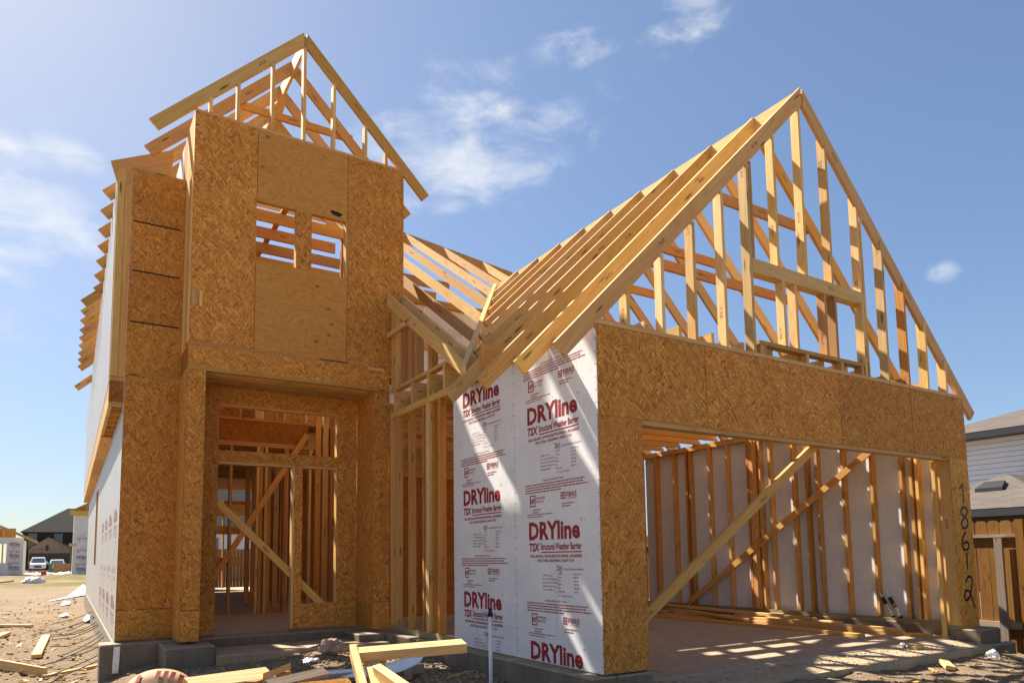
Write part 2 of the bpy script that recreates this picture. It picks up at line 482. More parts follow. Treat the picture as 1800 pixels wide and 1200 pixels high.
# ------------------------------------------------------------------ ground
def axis_ticks(lo, a, b, hi, step, grow=1.22):
    t = list(np.arange(a, b + 1e-6, step))
    s, x = step, b
    while x < hi:
        s *= grow; x += s; t.append(x)
    s, x = step, a
    while x > lo:
        s *= grow; x -= s; t.insert(0, x)
    return t
GZ = -.40
MOUNDS = [(-2.45, -1.30, 1.2, .56), (-3.2, -.95, .7, .40), (-1.15, 3.45, .55, .09), (-.55, 2.7, .6, .11), (-.35, 1.5, .5, .06), (4.8, -.9, .8, .03), (-3.9, 9, 2.0, .08)]
smooth = lambda a, b, x: (lambda t: t * t * (3 - 2 * t))(max(0., min(1., (x - a) / (b - a))))
def ground_z(x, y):
    far = max(0., min(1., (math.hypot(x, y) - 14) / 14))
    n = noise.noise((x * .35, y * .35, 0)) * .05 + noise.noise((x * 1.3, y * 1.3, 3)) * .028
    n += (noise.noise((x * 4, y * 4, 7)) * .030 + noise.noise((x * 9, y * 9, 1)) * .022) * (1 - far)
    z = GZ + n + .185 * smooth(-3.3, -2.6, x) * (1 - smooth(5.0, 6.6, x)) * smooth(-5.5, -3, y) * (1 - smooth(5, 6, y))
    for mx, my, r, h in MOUNDS:
        d = math.hypot(x - mx, y - my) / r
        if d < 1.6: z += h * math.exp(-d * d * 2.2)
    # low grassed bank far behind the lot
    if y > 52: z += .30 * math.exp(-((y - 66) / 9) ** 2)
    return z
xs = axis_ticks(-900, -8, 8.5, 900, .085); ys = axis_ticks(-300, -2.5, 16, 1500, .085)
gv = [(x, y, ground_z(x, y)) for y in ys for x in xs]
nx = len(xs)
gf = [(j * nx + i, j * nx + i + 1, (j + 1) * nx + i + 1, (j + 1) * nx + i) for j in range(len(ys) - 1) for i in range(nx - 1)]
g = mesh_obj(None, 'ground', gv, gf, 'dirt', True)
tag(g, kind='structure')

# ------------------------------------------------------------------ the house under construction
H = empty('framed_house', None, (0, 0, 0), 'unfinished timber framed house with strand board tower, garage gable and open rafters', 'house')

# --- foundation
F = empty('foundation', H)
def slab(name, x0, x1, y0, y1, z0, z1, mat='conc', bev=.012):
    me = box_mesh(x1 - x0, y1 - y0, z1 - z0, name, bev)
    return link(name, me, mat, F, Matrix.Translation(((x0 + x1) / 2, (y0 + y1) / 2, (z0 + z1) / 2)))
slab('house_slab', -3.15, -.13, 4.62, 4.96, -.9, .004)
slab('house_slab', -3.018, -.13, 4.96, 20.6, -.9, .001, 'conc_edge')
slab('house_slab', -2.9, -.14, 4.90, 20.5, -.2, .007, 'conc_floor')
slab('house_slab', -.13, 5.66, 5.56, 20.6, -.9, -.002, 'conc_floor')
slab('pilaster_footing', -2.585, -2.09, 3.94, 4.62, -.9, -.010)
slab('pilaster_footing', -.46, -.131, 4.02, 4.62, -.9, -.016)
slab('porch_slab', -2.09, -.131, 3.84, 4.62, -.9, -.105, 'conc_floor')
slab('garage_kerb', -.13, .10, -.03, 5.56, -.9, -.012)
slab('garage_kerb', 5.56, 5.71, -.20, 5.56, -.9, .012)
slab('garage_kerb', .10, .47, -.03, .13, -.9, -.014)
slab('garage_kerb', 5.255, 5.56, -.205, .13, -.9, .006)
slab('garage_floor', .10, 5.56, .13, 5.56, -.9, -.115, 'conc_floor')
ap = mesh_obj(F, 'garage_apron', [(.10, .13, -.122), (5.255, .13, -.122), (5.255, -.31, -.152), (-.02, -.31, -.152), (-.02, -.03, -.15), (.10, -.03, -.15),
                                 (-.02, -.31, -.9), (5.255, -.31, -.9), (5.255, .13, -.9), (.1, .13, -.9)],
              [(0, 5, 4, 3, 2, 1), (3, 6, 7, 2), (2, 7, 8, 1), (4, 5, 0, 9, 6, 3)], 'conc_apron')
slab('apron_step', -.131, -.021, -.31, -.031, -.9, -.20)
slab('kerb_foot', 5.257, 5.80, -.31, -.206, -.9, -.15)
# steel strap hanging on the corner and cable tails along the edge
st = board(F, 'steel_strap', (-2.985, 4.608, -.02), (-2.995, 4.600, -.30), .062, .004, (1, 0, 0), 'galv')
for i in range(13):
    y = 5.05 + i * .62 + J(.12)
    L = random.uniform(.5, .95)
    p0 = Vector((-3.018, y, -.10 - .02 * (i % 3))); pts = [p0]
    dx = -1; sk = random.uniform(-.5, .25)
    for k in range(1, 6):
        q = Vector((p0.x - L * k / 5, y + sk * L * k / 5 + J(.015), 0))
        q.z = max(ground_z(q.x, q.y) + .015, p0.z - .27 * (k / 5) ** .7) if k < 5 else ground_z(q.x, q.y) + .012
        pts.append(q)
    tube(F, 'cable_tail', pts, .007, 'cable', 6)

# --- garage roof: 12 in 12
GX = 2.84; GZR = 5.72
GR = empty('garage_roof', H)
RY = [.031] + [.61 * i + .01 for i in range(1, 10)]
def slope_rafter(parent, xr, zr, xt, zt, y, mat, depth=W6, name='rafter', yoff=0):
    s = 1 if xt < xr else -1
    A = Vector((xt, y, zt)); B = Vector((xr - s * .019, y, zr - .0))
    d = (B - A).normalized(); n = Vector((d.z, 0, -d.x)) * s
    if n.z > 0: n = -n
    Bp = B - Vector((0, 0, depth / abs(d.x)))
    D = A + n * depth
    return prism(parent, name, [A, B, Bp, D], (0, T2, 0), mat, d)
for i, y in enumerate(RY):
    dz = J(.006)
    # rear left rafters stop on the valley of the entry roof
    yv_t = -.384
    xl = max(-.384, -.066 + (y - 1.965) * .681) if y > 1.965 else -.384
    zl = 2.9 + xl - .001
    slope_rafter(GR, GX, GZR + dz, xl + (J(.02) if xl < -.3 else 0), zl + .0 if xl > -.3 else 2.515, y + J(.004), random.choice(['pine', 'fir', 'pine', 'fir']))
    slope_rafter(GR, GX, GZR + dz, 5.975 + J(.01), 2.585, y + J(.004), random.choice(['pine', 'fir']))
box(GR, 'ridge_board', (GX - .019, .055, GZR - .215), (GX + .019, 6.05, GZR - .012), 'pine')
# collar ties and the small blocks on the plates between rafters
for i, (y, z) in enumerate([(.66, 4.62), (1.27, 4.05), (1.88, 4.62), (2.49, 3.75), (3.10, 4.62), (3.72, 4.3)]):
    hw = (GZR - z) - .16
    if i in (1, 3): x0, x1 = GX - hw + .02, GX + hw - .02
    else: x0, x1 = GX - hw, GX + hw
    box(GR, 'collar_tie', (x0, y - .019 + .012, z), (x1, y + .019 + .012, z + .115), 'redfir')
for i in range(7):
    y = 2.97 + .42 * i
    if min(abs(y - q) for q in RY) < .045: y += .05
    prism(GR, 'ceiling_joist', [(.012, y, 2.760), (5.66, y, 2.760), (5.66, y, 2.80), (5.47, y, 2.990), (.180, y, 2.990), (.012, y, 2.825)], (0, T2, 0), random.choice(['fir', 'redfir', 'fir']), (1, 0, 0))
for i in range(12):
    x = .64 + .41 * i
    prism(GR, 'ceiling_joist', [(x, .112, 2.765), (x, 2.94, 2.765), (x, 2.94, 2.905), (x, .112 + .0, 2.905 if i % 3 else 2.88)], (T2, 0, 0), random.choice(['pine', 'fir']), (0, 1, 0))
# --- garage gable wall studs
GG = empty('garage_gable', H)
y0g, y1g = .020, .109
zp = 2.762
def under(x):   # underside of the gable rafters
    return (2.9 + x if x < GX else 2.585 + 5.975 - x - .03) - .198
def gstud(x, z0, z1=None, mat='pine', lean=0.):
    z1 = under(x - .02 if x < GX else x + .03) - .004 if z1 is None else z1
    box(GG, 'gable_stud', (x - .036, y0g + J(.002), z0), (x + .002, y1g + J(.004), z1), mat)
for x in (.38, .783, 1.174, 1.569): gstud(x, zp)
for x in (4.137, 4.534, 4.938, 5.343):
    box(GG, 'gable_stud', (x - .036, y0g - .024, zp), (x + .002, y1g - .02, under(x) + .16), 'pine' if x != 4.534 else 'redfir')
ZH0, ZH1 = 3.555, 3.69
gstud(1.943, zp); gstud(3.791, zp, None, 'stained')
gstud(1.985, ZH1, None, 'fir'); gstud(3.745, ZH1, 4.78, 'pine')
for x in (2.36, 2.80, 3.23): gstud(x, ZH1, None if x != 3.23 else 5.30, 'pine')
box(GG, 'window_header', (1.947, y0g - .002, ZH0), (3.752, y1g + .01, ZH1), 'pine')
for x, mt in ((2.415, 'pine'), (2.604, 'stained'), (3.075, 'redfir'), (3.25, 'redfir')): gstud(x, 2.90, ZH0, mt)
gstud(3.745, zp, ZH0, 'pine')
box(GG, 'window_sill', (1.99, y0g, 2.862), (3.75, y1g, 2.90), 'fir')
for x in (2.03, 2.07, 2.72, 3.30, 3.66): box(GG, 'cripple', (x - .019, y0g + .002, zp), (x + .019, y1g, 2.861), 'fir')

# --- garage front wall
GF = empty('garage_front_wall', H)
XR = 5.679
def osbp(part, lo, hi, mat='osb', long=None, name='strand_board'):
    return box(part, name, lo, hi, mat, long)
ZT, ZO = 2.719, 1.9875
osbp(GF, (0, 0, .0), (.4560, .011, ZO), long=2)
osbp(GF, (0, 0, ZO + .005), (1.220, .011, ZT), long=2)
osbp(GF, (1.229, 0, ZO), (3.178, .011, ZT))
osbp(GF, (3.185, 0, ZO + .001), (4.514, .011, ZT + .001))
osbp(GF, (4.523, 0, ZO), (XR, .011, ZT), long=2)
osbp(GF, (5.2653, 0, .0), (XR - .001, .011, ZO - .003), long=2)
box(GF, 'top_plate', (-.004, .001, ZT + .005), (XR, .10, ZT + .042), 'fir')
box(GF, 'header_beam', (.04, .013, 2.03), (5.64, .100, ZT), 'fir')
box(GF, 'header_plate', (.30, .013, 1.95), (5.40, .115, 1.989), 'fir')
box(GF, 'jamb_post', (.33, .013, .03), (.452, .102, 1.949), 'fir')
box(GF, 'jamb_post', (.012, .013, .03), (.10, .102, 2.028), 'fir')
box(GF, 'jamb_board', (5.270, .014, .035), (5.308, .150, 1.949), 'pine')
box(GF, 'jamb_post', (5.310, .014, .035), (5.43, .118, 2.028), 'treated')
box(GF, 'jamb_post', (5.56, .014, .035), (5.66, .102, 2.028), 'fir')
box(GF, 'sill_plate', (5.262, .005, -.002), (5.56, .150, .033), 'treated')
box(GF, 'sill_plate', (.012, .013, -.006), (.456, .102, .028), 'treated')
box(GF, 'door_stop', (5.205, .150, -.115), (5.25, .188, 1.949), 'pine')
board(GF, 'brace', (.40, .135, .298), (3.05, .135, 2.06), W4, T2, (-.5, 0, .8), 'brace')
# sprayed house number 18612, reading downward
def onY(u, v, Y):
    d = ray(u, v); t = (Y - CAM.y) / d.y; return CAM + d * t
def stroke(pts, w):
    """flat ribbon of sprayed paint lying just proud of the board"""
    P = [onY(u, v, -.0016) for u, v in pts]
    # smooth (Catmull-Rom)
    Q = []
    for i in range(len(P) - 1):
        p0, p1, p2, p3 = P[max(i - 1, 0)], P[i], P[i + 1], P[min(i + 2, len(P) - 1)]
        for k in range(5):
            t = k / 5
            Q.append(.5 * ((2 * p1) + (p2 - p0) * t + (2 * p0 - 5 * p1 + 4 * p2 - p3) * t * t + (3 * p1 - p0 - 3 * p2 + p3) * t ** 3))
    Q.append(P[-1])
    vv, ff = [], []
    for i, q in enumerate(Q):
        d = (Q[min(i + 1, len(Q) - 1)] - Q[max(i - 1, 0)]).normalized()
        nn = Vector((-d.z, 0, d.x)) * (w / 2) * (1 + .25 * noise.noise((i * .4, w * 90, 2)))
        vv += [q + nn, q - nn]
        if i: ff.append((2 * i - 2, 2 * i - 1, 2 * i + 1, 2 * i))
    return vv, ff
zz = lambda a, b: (1600 + a / 2.4, 700 + b / 2.4)
NUM = [[(207, 383), (214, 372), (219, 362), (221, 385), (224, 415), (224, 442)],
       [(232, 500), (220, 490), (214, 475), (222, 460), (234, 460), (241, 473), (237, 490), (228, 503), (218, 520), (219, 540), (230, 547), (242, 537), (243, 518), (235, 504)],
       [(236, 560), (226, 578), (219, 600), (220, 622), (232, 638), (246, 630), (247, 612), (236, 606), (223, 614)],
       [(238, 648), (240, 672), (241, 700), (242, 722)],
       [(234, 775), (240, 757), (252, 750), (261, 764), (260, 790), (257, 812), (250, 838), (237, 850), (230, 835), (233, 814), (246, 810), (256, 825), (266, 858), (274, 882)]]
for pts in NUM:
    vv, ff = stroke([zz(*p) for p in pts], .028)
    mesh_obj(GF, 'painted_digit', vv, ff, 'black', False, vv[0])

# --- garage left wall: open studs, then two printed boards
GL = empty('garage_left_wall', H)
box(GL, 'sill_plate', (.003, .103, -.010), (.092, 4.20, .060), 'treated')
box(GL, 'top_plate', (.002, .103, 2.680), (.092, 4.21, 2.757), 'fir')
for y, mt in ((4.18, 'fir'), (4.02, 'fir'), (3.62, 'fir'), (3.222, 'redfir'), (3.13, 'pine'), (3.085, 'pine'), (2.815, 'redfir'), (2.41, 'fir'), (2.0, 'fir'), (1.6, 'fir'), (1.2, 'fir'), (.8, 'fir'), (.4, 'fir')):
    box(GL, 'stud', (.003 + abs(J(.003)), y - T2 / 2, .061), (.092, y + T2 / 2, 2.679), mt)
box(GL, 'stud', (.05, 3.00, .061), (.14, 3.065, 2.679), 'redfir')
for y in (4.098, 3.564, 3.103, 2.690, 2.25, 1.83):
    box(GL, 'floor_joist', (.004, y - T2, 2.758), (1.1, y, 3.030), random.choice(['fir', 'pine']), long=0)
box(GL, 'upper_plate', (.004, 2.35, 3.031), (.093, 4.205, 3.072), 'fir')
fpl = lambda y: 1.495 + .6814 * y      # entry roof plane
for y, mt in ((4.17, 'pine'), (4.02, 'fir'), (3.83, 'redfir'), (3.42, 'redfir'), (3.03, 'redfir'), (3.60, 'redfir')):
    box(GL, 'pony_stud', (.006, y - .019 * (1 if y > 4 else 2.4), 3.073), (.092, y + .019 * (1 if y > 4 else 2.4), fpl(y) - .20), mt)
board(GL, 'cleat', (-.035, 4.20, 3.78), (-.035, 3.46, 3.78), .065, .038, (0, 0, 1), 'fir')
WB = []
for k in range(2):
    WB.append(box(GL, 'weather_board', (0., 1.22 * k + .0015, .0), (.0028, 1.22 * (k + 1) - .0015, 2.70), 'board', 2))
tag(WB[0], 'white weather board beside the garage opening with four red print rows')
tag(WB[1], 'white weather board next to the bare studs with red print')

# --- garage right wall, inner side
GW = empty('garage_right_wall', H)
for k in range(5):
    box(GW, 'weather_board', (5.668, 1.2 * k + .014, .0), (5.672, 1.2 * k + 1.210 if k < 4 else 5.55, 2.70), 'board_in', 2)
box(GW, 'sill_plate', (5.578, .12, .014), (5.667, 5.55, .052), 'treated')
box(GW, 'top_plate', (5.578, .12, 2.664), (5.667, 5.55, 2.745), 'fir')
for y, mt in ((5.23, 'fir'), (5.19, 'fir'), (4.75, 'fir'), (4.45, 'redfir'), (4.37, 'fir'), (3.945, 'fir'), (3.56, 'fir'), (3.155, 'redfir'), (3.01, 'fir'), (2.93, 'fir'), (2.745, 'fir'), (2.34, 'fir'),
              (2.12, 'redfir'), (1.955, 'fir'), (1.555, 'fir'), (1.15, 'fir'), (.76, 'fir'), (.635, 'pine'), (.56, 'pine'), (.365, 'redfir')):
    box(GW, 'stud', (5.578 + J(.003), y - T2 / 2, .053), (5.667, y + T2 / 2, 2.663), mt)
box(GW, 'stud', (5.55, 3.03, .053), (5.60, 3.10, 2.663), 'redfir')
board(GW, 'brace', (5.557, 4.50, .055), (5.557, .92, 2.36), W4, T2, (0, .5, .8), 'fir')
for y, z in ((.34, 1.62), (.34, .95), (.34, .28)): box(GW, 'block', (5.52, y, z), (5.577, y + .04, z + .06), 'pine')

# --- garage back wall
GB = empty('garage_back_wall', H)
for k in range(5):
    x0 = .1 + 1.118 * k
    osbp(GB, (x0, 5.60, .02), (x0 + 1.115, 5.611, 3.05), 'osb_shaded', 2)
for k in range(5): box(GB, 'header_plank', (.10, 5.560, 2.11 + k * .15), (5.56, 5.598, 2.11 + k * .15 + .145), 'fir')
box(GB, 'sill_plate', (.10, 5.58, -.05), (5.56, 5.62, .02), 'fir')
# --- entry roof (front slope between the tower and the garage) with hip and valley
ER = empty('entry_roof', H)
def front_rafter(x, ylo, yhi, mat, off=0.):
    k = .6814; L = math.sqrt(1 + k * k)
    A = Vector((x, ylo, fpl(ylo) + off)); B = Vector((x, yhi, fpl(yhi) + off))
    dz = Vector((0, 0, -W6 * L))
    return prism(ER, 'rafter', [A, B, B + dz, A + dz], (T2, 0, 0), mat, B - A)
yval = lambda x: 1.965 + (x + .066) / .681
front_rafter(-.035, yval(-.04) + .05, 4.20, 'pine', .0)
front_rafter(.185, yval(.19) + .03, 4.30, 'pine', .01)
for x in (.70, 1.31, 1.92, 2.53, 3.14, 3.75, 4.2):
    yl = yval(x) + .03 if x < GX else 6.3 + (x - GX) * 0.4
    yh = min(9.55, 12.0 - x)
    front_rafter(x, yl, yh, random.choice(['pine', 'pine', 'stained']))
A = Vector((-.20, yval(-.15), 2.9 - .15)); B = Vector((2.80, yval(2.80), 2.9 + 2.80))
d = (B - A).normalized()
side = d.cross(Vector((0, 0, 1))).normalized()
prism(ER, 'valley_rafter', [A + Vector((0, 0, .035)), B + Vector((0, 0, .035)), B - Vector((0, 0, .23)), A - Vector((0, 0, .23))], side * .055, 'pine', d)
hA, hB = Vector((2.45, 9.55, fpl(9.55))), Vector((4.75, 7.25, fpl(7.25)))
hd = (hB - hA).normalized(); hs = hd.cross(Vector((0, 0, 1))).normalized()
dn = Vector((0, 0, -.24))
prism(ER, 'hip_rafter', [hA, hB, hB + dn, hA + dn], hs * T2, 'fir', hd)
box(ER, 'ridge_board', (-1.1, 9.55, fpl(9.55) - .2), (2.45, 9.59, fpl(9.55) + .01), 'pine')
for i in range(4):
    y = 8.9 - .61 * i; x = 12.0 - y
    A = Vector((x + .03, y, fpl(y) - .01)); B = Vector((x + 1.1, y, fpl(y) - .01 - .75)); q = Vector((0, 0, -.17))
    prism(ER, 'rafter', [A, B, B + q, A + q], (0, T2, 0), 'fir', B - A)

# --- house walls standing behind the entry roof (second floor, printed boards and studs)
BW = empty('rear_upper_wall', H)
for k in range(3):
    box(BW, 'weather_board', (.15 + 1.22 * k, 6.05, 2.9), (1.366 + 1.22 * k, 6.053, 5.02), 'board', 2)
box(BW, 'wall_plate', (.1, 6.0, 5.03), (3.8, 6.09, 5.14), 'fir'); box(BW, 'wall_plate', (.1, 6.0, 4.28), (3.8, 6.045, 4.40), 'fir')
for k in range(8): box(BW, 'stud', (.2 + k * .5, 6.055, 2.9), (.238 + k * .5, 6.14, 5.02), 'fir')

# --- tower upper front
TW = empty('tower', H)
TL, TR, TY = -2.417, .188, 4.212
Z1, Z2 = 3.371, 6.100
osbp(TW, (TL, TY, Z1), (-1.716, TY + .011, Z2), long=2)
osbp(TW, (-.584, TY, Z1 + .002), (TR, TY + .011, Z2 - .002), long=2)
box(TW, 'plywood', (-1.709, TY - .001, 5.193), (-.591, TY + .011, Z2 - .004), 'ply', 0)
box(TW, 'plywood', (-1.709, TY - .001, Z1 + .004), (-.591, TY + .011, 4.452), 'ply', 0)
osbp(TW, (-1.236, TY, 4.453), (-1.048, TY + .011, 5.192), long=2)
# framing of the twin window
for x0, x1 in ((-1.75, -1.712), (-1.236, -1.20), (-1.085, -1.048), (-.605, -.568)):
    box(TW, 'window_stud', (x0, TY + .013, 4.40), (x1, TY + .11, 5.25), 'pine')
box(TW, 'window_header', (-1.75, TY + .013, 5.215), (-.55, TY + .11, 5.36), 'fir'); box(TW, 'window_sill', (-1.75, TY + .013, 4.41), (-.55, TY + .11, 4.449), 'fir')
box(TW, 'top_plate', (TL + .003, TY + .012, Z2 - .04), (TR - .002, TY + .1, Z2 + .035), 'fir')
for x in (-2.37, -2.0, -.3, .1): box(TW, 'stud', (x, TY + .015, Z1), (x + .038, TY + .102, Z2 - .042), 'fir')
for x in (-1.745, -.606):
    box(TW, 'backing', (x, TY + .0125, Z1), (x + .05, TY + .10, 4.40), 'redfir'); box(TW, 'backing', (x, TY + .0125, 5.25), (x + .05, TY + .10, Z2 - .042), 'redfir')
for x, w in ((-2.400, .042), (-2.318, .030)):
    box(TW, 'cleat', (x, TY - .006, 3.775), (x + w, TY - .0005, 3.965), 'pine')
# scorched knot
kn = bpy.data.meshes.new('scorch_mark'); vv = [(0, 0, 0)] + [(.075 * math.cos(a) * (1 + .2 * math.sin(3 * a)), 0, .035 * math.sin(a) * (1 + .25 * math.cos(2 * a + 1))) for a in np.linspace(0, 6.283, 25)[:-1]]
kn.from_pydata(vv, [], [(0, i, i % 24 + 1) for i in range(1, 25)])
link('scorch_mark', kn, 'dark', TW, Matrix.Translation((-.735, TY - .0025, 5.27)))
# left return of the tower: corner posts and sheathing
box(TW, 'corner_post', (TL - .001, TY + .012, Z1), (TL + .037, TY + .155, Z2 - .002), 'pine')
box(TW, 'corner_post', (TL - .002, TY + .157, Z1 + .02), (TL + .037, TY + .40, Z2 + .02), 'fir')
box(TW, 'corner_post', (TL - .001, TY + .403, Z1), (TL + .037, TY + .61, Z2 + .03), 'pine')
box(TW, 'corner_post', (TL - .002, TY + .613, 5.52), (TL + .037, TY + .85, Z2 + .02), 'fir')
box(TW, 'sheathing', (TL - .006, TY + .86, 5.51), (TL - .003, TY + 1.9, 6.12), 'board')
box(TW, 'sheathing', (TR - .012, TY + .012, Z1), (TR - .001, TY + 2.6, Z2 - .05), 'osb')
for k in range(6): box(TW, 'stud', (TR - .105, TY + .15 + .42 * k, Z1), (TR - .014, TY + .19 + .42 * k, Z2 - .05), 'fir')
# rim band under the tower
box(TW, 'rim_plate', (TL, 4.222, 3.333), (.0, 4.30, 3.370), 'fir')
osbp(TW, (TL + .001, 4.224, 3.082), (-.001, 4.238, 3.332), 'osb', 0, 'rim_board')
box(TW, 'rim_plate', (TL, 4.222, 3.043), (.0, 4.30, 3.081), 'fir')
box(TW, 'block', (-.30, 4.210, 3.30), (-.085, 4.221, 3.345), 'pine')
osbp(TW, (TL, 4.245, 3.08), (TL + .011, 4.82, 3.33), 'osb_shaded', 1, 'rim_board')
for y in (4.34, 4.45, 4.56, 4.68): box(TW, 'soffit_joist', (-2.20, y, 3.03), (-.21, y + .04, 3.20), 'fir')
osbp(TW, (-2.40, 4.30, 3.24), (.17, 4.99, 3.26), 'osb_shaded', 0, 'floor_sheet')

# --- tower roof
TF = empty('tower_roof', H)
TX, TZ = -1.157, 7.579
for i in range(5):
    y = TY + .03 + .61 * i
    if i < 2: slope_rafter(TF, TX, TZ, -2.891, 5.852, y, ['pine', 'fir'][i])
    if i < 5:
        xt = .573 if i < 2 else max(-.9, .573 - .12 * (i - 1))
        slope_rafter(TF, TX, TZ, xt, TZ - (xt - TX) * .985, y, random.choice(['pine', 'fir']))
box(TF, 'ridge_board', (TX - .019, TY + .055, TZ - .215), (TX + .019, 13.5, TZ - .012), 'pine')
for x in (-2.238, -1.933, -1.529, -1.144, -.76, -.332, -.045):
    zt = min(TZ - abs(x - TX) * .99 - .19, 7.38)
    box(TF, 'gable_stud', (x - .034, TY + .005, Z2 + .036), (x + .004, TY + .093, zt), 'pine')
box(TF, 'collar_tie', (-1.92, TY + .66, 6.72), (-.30, TY + .698, 6.82), 'fir')
board(TF, 'prop', (-1.62, TY + .75, 5.95), (-1.18, TY + 1.0, 7.30), W4, T2, (1, 0, 0), 'redfir')
board(TF, 'prop', (-1.50, TY + .95, 5.95), (-1.16, TY + 1.15, 7.30), W4, T2, (1, 0, 0), 'fir')
board(TF, 'prop', (-2.0, TY + 1.3, 5.95), (-1.20, TY + 1.3, 7.32), W6, T2, (0, 1, 0), 'pine')
for i in range(9):
    y = TY + .45 + .58 * i
    box(TF, 'ceiling_joist', (-2.38, y, 6.01), (.15 if y < 7 else 2.6, y + .038, 6.185), random.choice(['fir', 'redfir']))
for x in (-2.1, -1.55, -.9): box(TF, 'strongback', (x, TY + .35, 6.203), (x + .089, 9.3, 6.241), 'fir')

# --- left bay front
BY = empty('bay', H)
XB, YB = -3.002, 4.828
osbp(BY, (XB, YB, .36), (TL - .013, YB + .011, 3.030), long=2)
osbp(BY, (XB, YB, .020), (TL - .013, YB + .011, .351), long=0)
osbp(BY, (TL - .012, 4.226, .36), (TL - .001, YB + .01, 3.045), long=2)
osbp(BY, (TL - .012, 4.226, .020), (TL - .001, YB + .01, .356), long=1)
box(BY, 'band_strip', (XB, YB - .001, 3.033), (TL - .004, YB + .03, 3.060), 'fir')
for z0, z1 in ((3.063, 3.668), (3.677, 4.283), (4.292, 4.882), (4.891, 5.505)):
    osbp(BY, (XB, YB, z0), (TL + .03, YB + .011, z1), 'osb', 2)
for z in (3.672, 4.287, 4.886): box(BY, 'panel_clip', (XB + .03, YB - .003, z - .008), (TL - .04, YB + .006, z + .008), 'dark')
box(BY, 'top_plate', (XB, YB + .001, 5.508), (TL, YB + .09, 5.54), 'fir')
box(BY, 'corner_post', (-3.150, YB + .022, 3.01), (-3.075, YB + .12, 5.50), 'pine'); box(BY, 'corner_post', (-3.073, YB + .030, 3.01), (-3.005, YB + .12, 5.50), 'fir')
box(BY, 'rim_plate', (-3.150, YB + .02, 2.955), (-3.005, YB + .12, 3.005), 'redfir')
osbp(BY, (-3.150, YB + .022, 2.715), (-3.005, YB + .04, 2.953), 'osb_shaded', 0, 'rim_board')
box(BY, 'rim_plate', (-3.152, YB + .02, 2.672), (-3.005, YB + .12, 2.713), 'fir')
prism(BY, 'eave_board', [(-3.230, 4.87, 5.565), (-3.145, 4.87, 5.296), (-2.60, 4.87, 5.50), (-2.57, 4.87, 5.90)], (0, T2, 0), 'redfir', (1, 0, .55))
board(BY, 'valley_jack', (-2.62, 4.93, 5.44), (-2.58, 4.93, 5.86), W4, T2, (0, 1, 0), 'pine')

# --- left side wall, its overhang and the eave rafters
LW = empty('left_side_wall', H)
box(LW, 'corner_trim', (XB - .003, YB - .001, .0), (XB - .0002, YB + .05, 5.5), 'board', 2)
osbp(TW, (-2.40, 4.945, 3.072), (-.001, 4.957, 3.238), 'osb_shaded', 0, 'rim_board')  # unseen strip added above the door wall to block a streak of sunlight
y = YB + .052; k = 0
while y < 20.2:
    y1 = min(y + 1.218, 20.3)
    if 12.3 < (y + y1) / 2 < 13.9:
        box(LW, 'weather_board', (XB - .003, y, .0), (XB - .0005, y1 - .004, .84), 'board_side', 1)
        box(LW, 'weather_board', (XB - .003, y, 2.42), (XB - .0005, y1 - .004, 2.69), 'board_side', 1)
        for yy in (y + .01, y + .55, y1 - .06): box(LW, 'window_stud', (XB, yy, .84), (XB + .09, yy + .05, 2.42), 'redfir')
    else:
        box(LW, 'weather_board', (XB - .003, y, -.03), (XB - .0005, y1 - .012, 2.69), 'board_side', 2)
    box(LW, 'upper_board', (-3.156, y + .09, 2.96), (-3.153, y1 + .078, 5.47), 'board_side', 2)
    y = y1; k += 1
box(LW, 'overhang_rim', (-3.152, YB + .13, 2.672), (-3.115, 20.3, 2.955), 'pine')
for i in range(36):
    yy = YB + .30 + i * .40
    box(LW, 'overhang_joist', (-3.112, yy, 2.69), (-3.006, yy + .05, 2.95), 'fir', 2)
for i in range(5): box(LW, 'soffit_board', (-3.150, 7.2 + i * 2.6, 2.650), (-3.006, 7.2 + i * 2.6 + 2.59, 2.668), 'fir')
for i in range(16):
    y = 5.46 + .61 * i
    xt = -3.298 if i < 7 else -3.467
    slope_rafter(LW, TX, 7.60, xt + J(.008), (5.470 if i < 7 else 5.42) + J(.008), y, random.choice(['pine', 'fir']))
slope_rafter(LW, TX, 7.3, -3.52, 5.09, 15.3, 'pine')
for i in range(12):
    yy = YB + .6 + i * 1.22
    box(LW, 'stud', (-3.11, yy, 2.97), (-3.02, yy + .04, 5.30), 'fir')
box(LW, 'wall_plate', (-3.145, YB + .13, 5.36), (-3.03, 20.3, 5.43), 'fir')

# --- entrance: pilasters, recessed door wall
EN = empty('entrance', H)
osbp(EN, (TL + .001, 4.224, .36), (-2.223, 4.235, 3.040), long=2); osbp(EN, (TL + .001, 4.224, .020), (-2.223, 4.235, .351), long=0)
osbp(EN, (-2.234, 4.236, .02), (-2.223, 4.85, 3.03), long=2)
osbp(EN, (-.208, 4.224, .36), (-.001, 4.235, 3.040), long=2); osbp(EN, (-.208, 4.224, .020), (-.001, 4.235, .351), long=0)
osbp(EN, (-.210, 4.226, .36), (-.199, 4.846, 3.03), long=2); osbp(EN, (-.210, 4.226, .020), (-.199, 4.846, .351), long=1)
YD = 4.857
osbp(EN, (-2.222, YD, .36), (-1.965, YD + .011, 3.03), long=2); osbp(EN, (-2.222, YD, .02), (-1.965, YD + .011, .356), long=0)
osbp(EN, (-1.963, YD, 2.815), (-.484, YD + .011, 3.03), long=0)
osbp(EN, (-1.963, YD, 2.105), (-.484, YD + .011, 2.240), long=0)
osbp(EN, (-1.030, YD, .33), (-.935, YD + .011, 2.103), long=2)
osbp(EN, (-1.030, YD, .03), (-.484, YD + .011, .328), long=0)
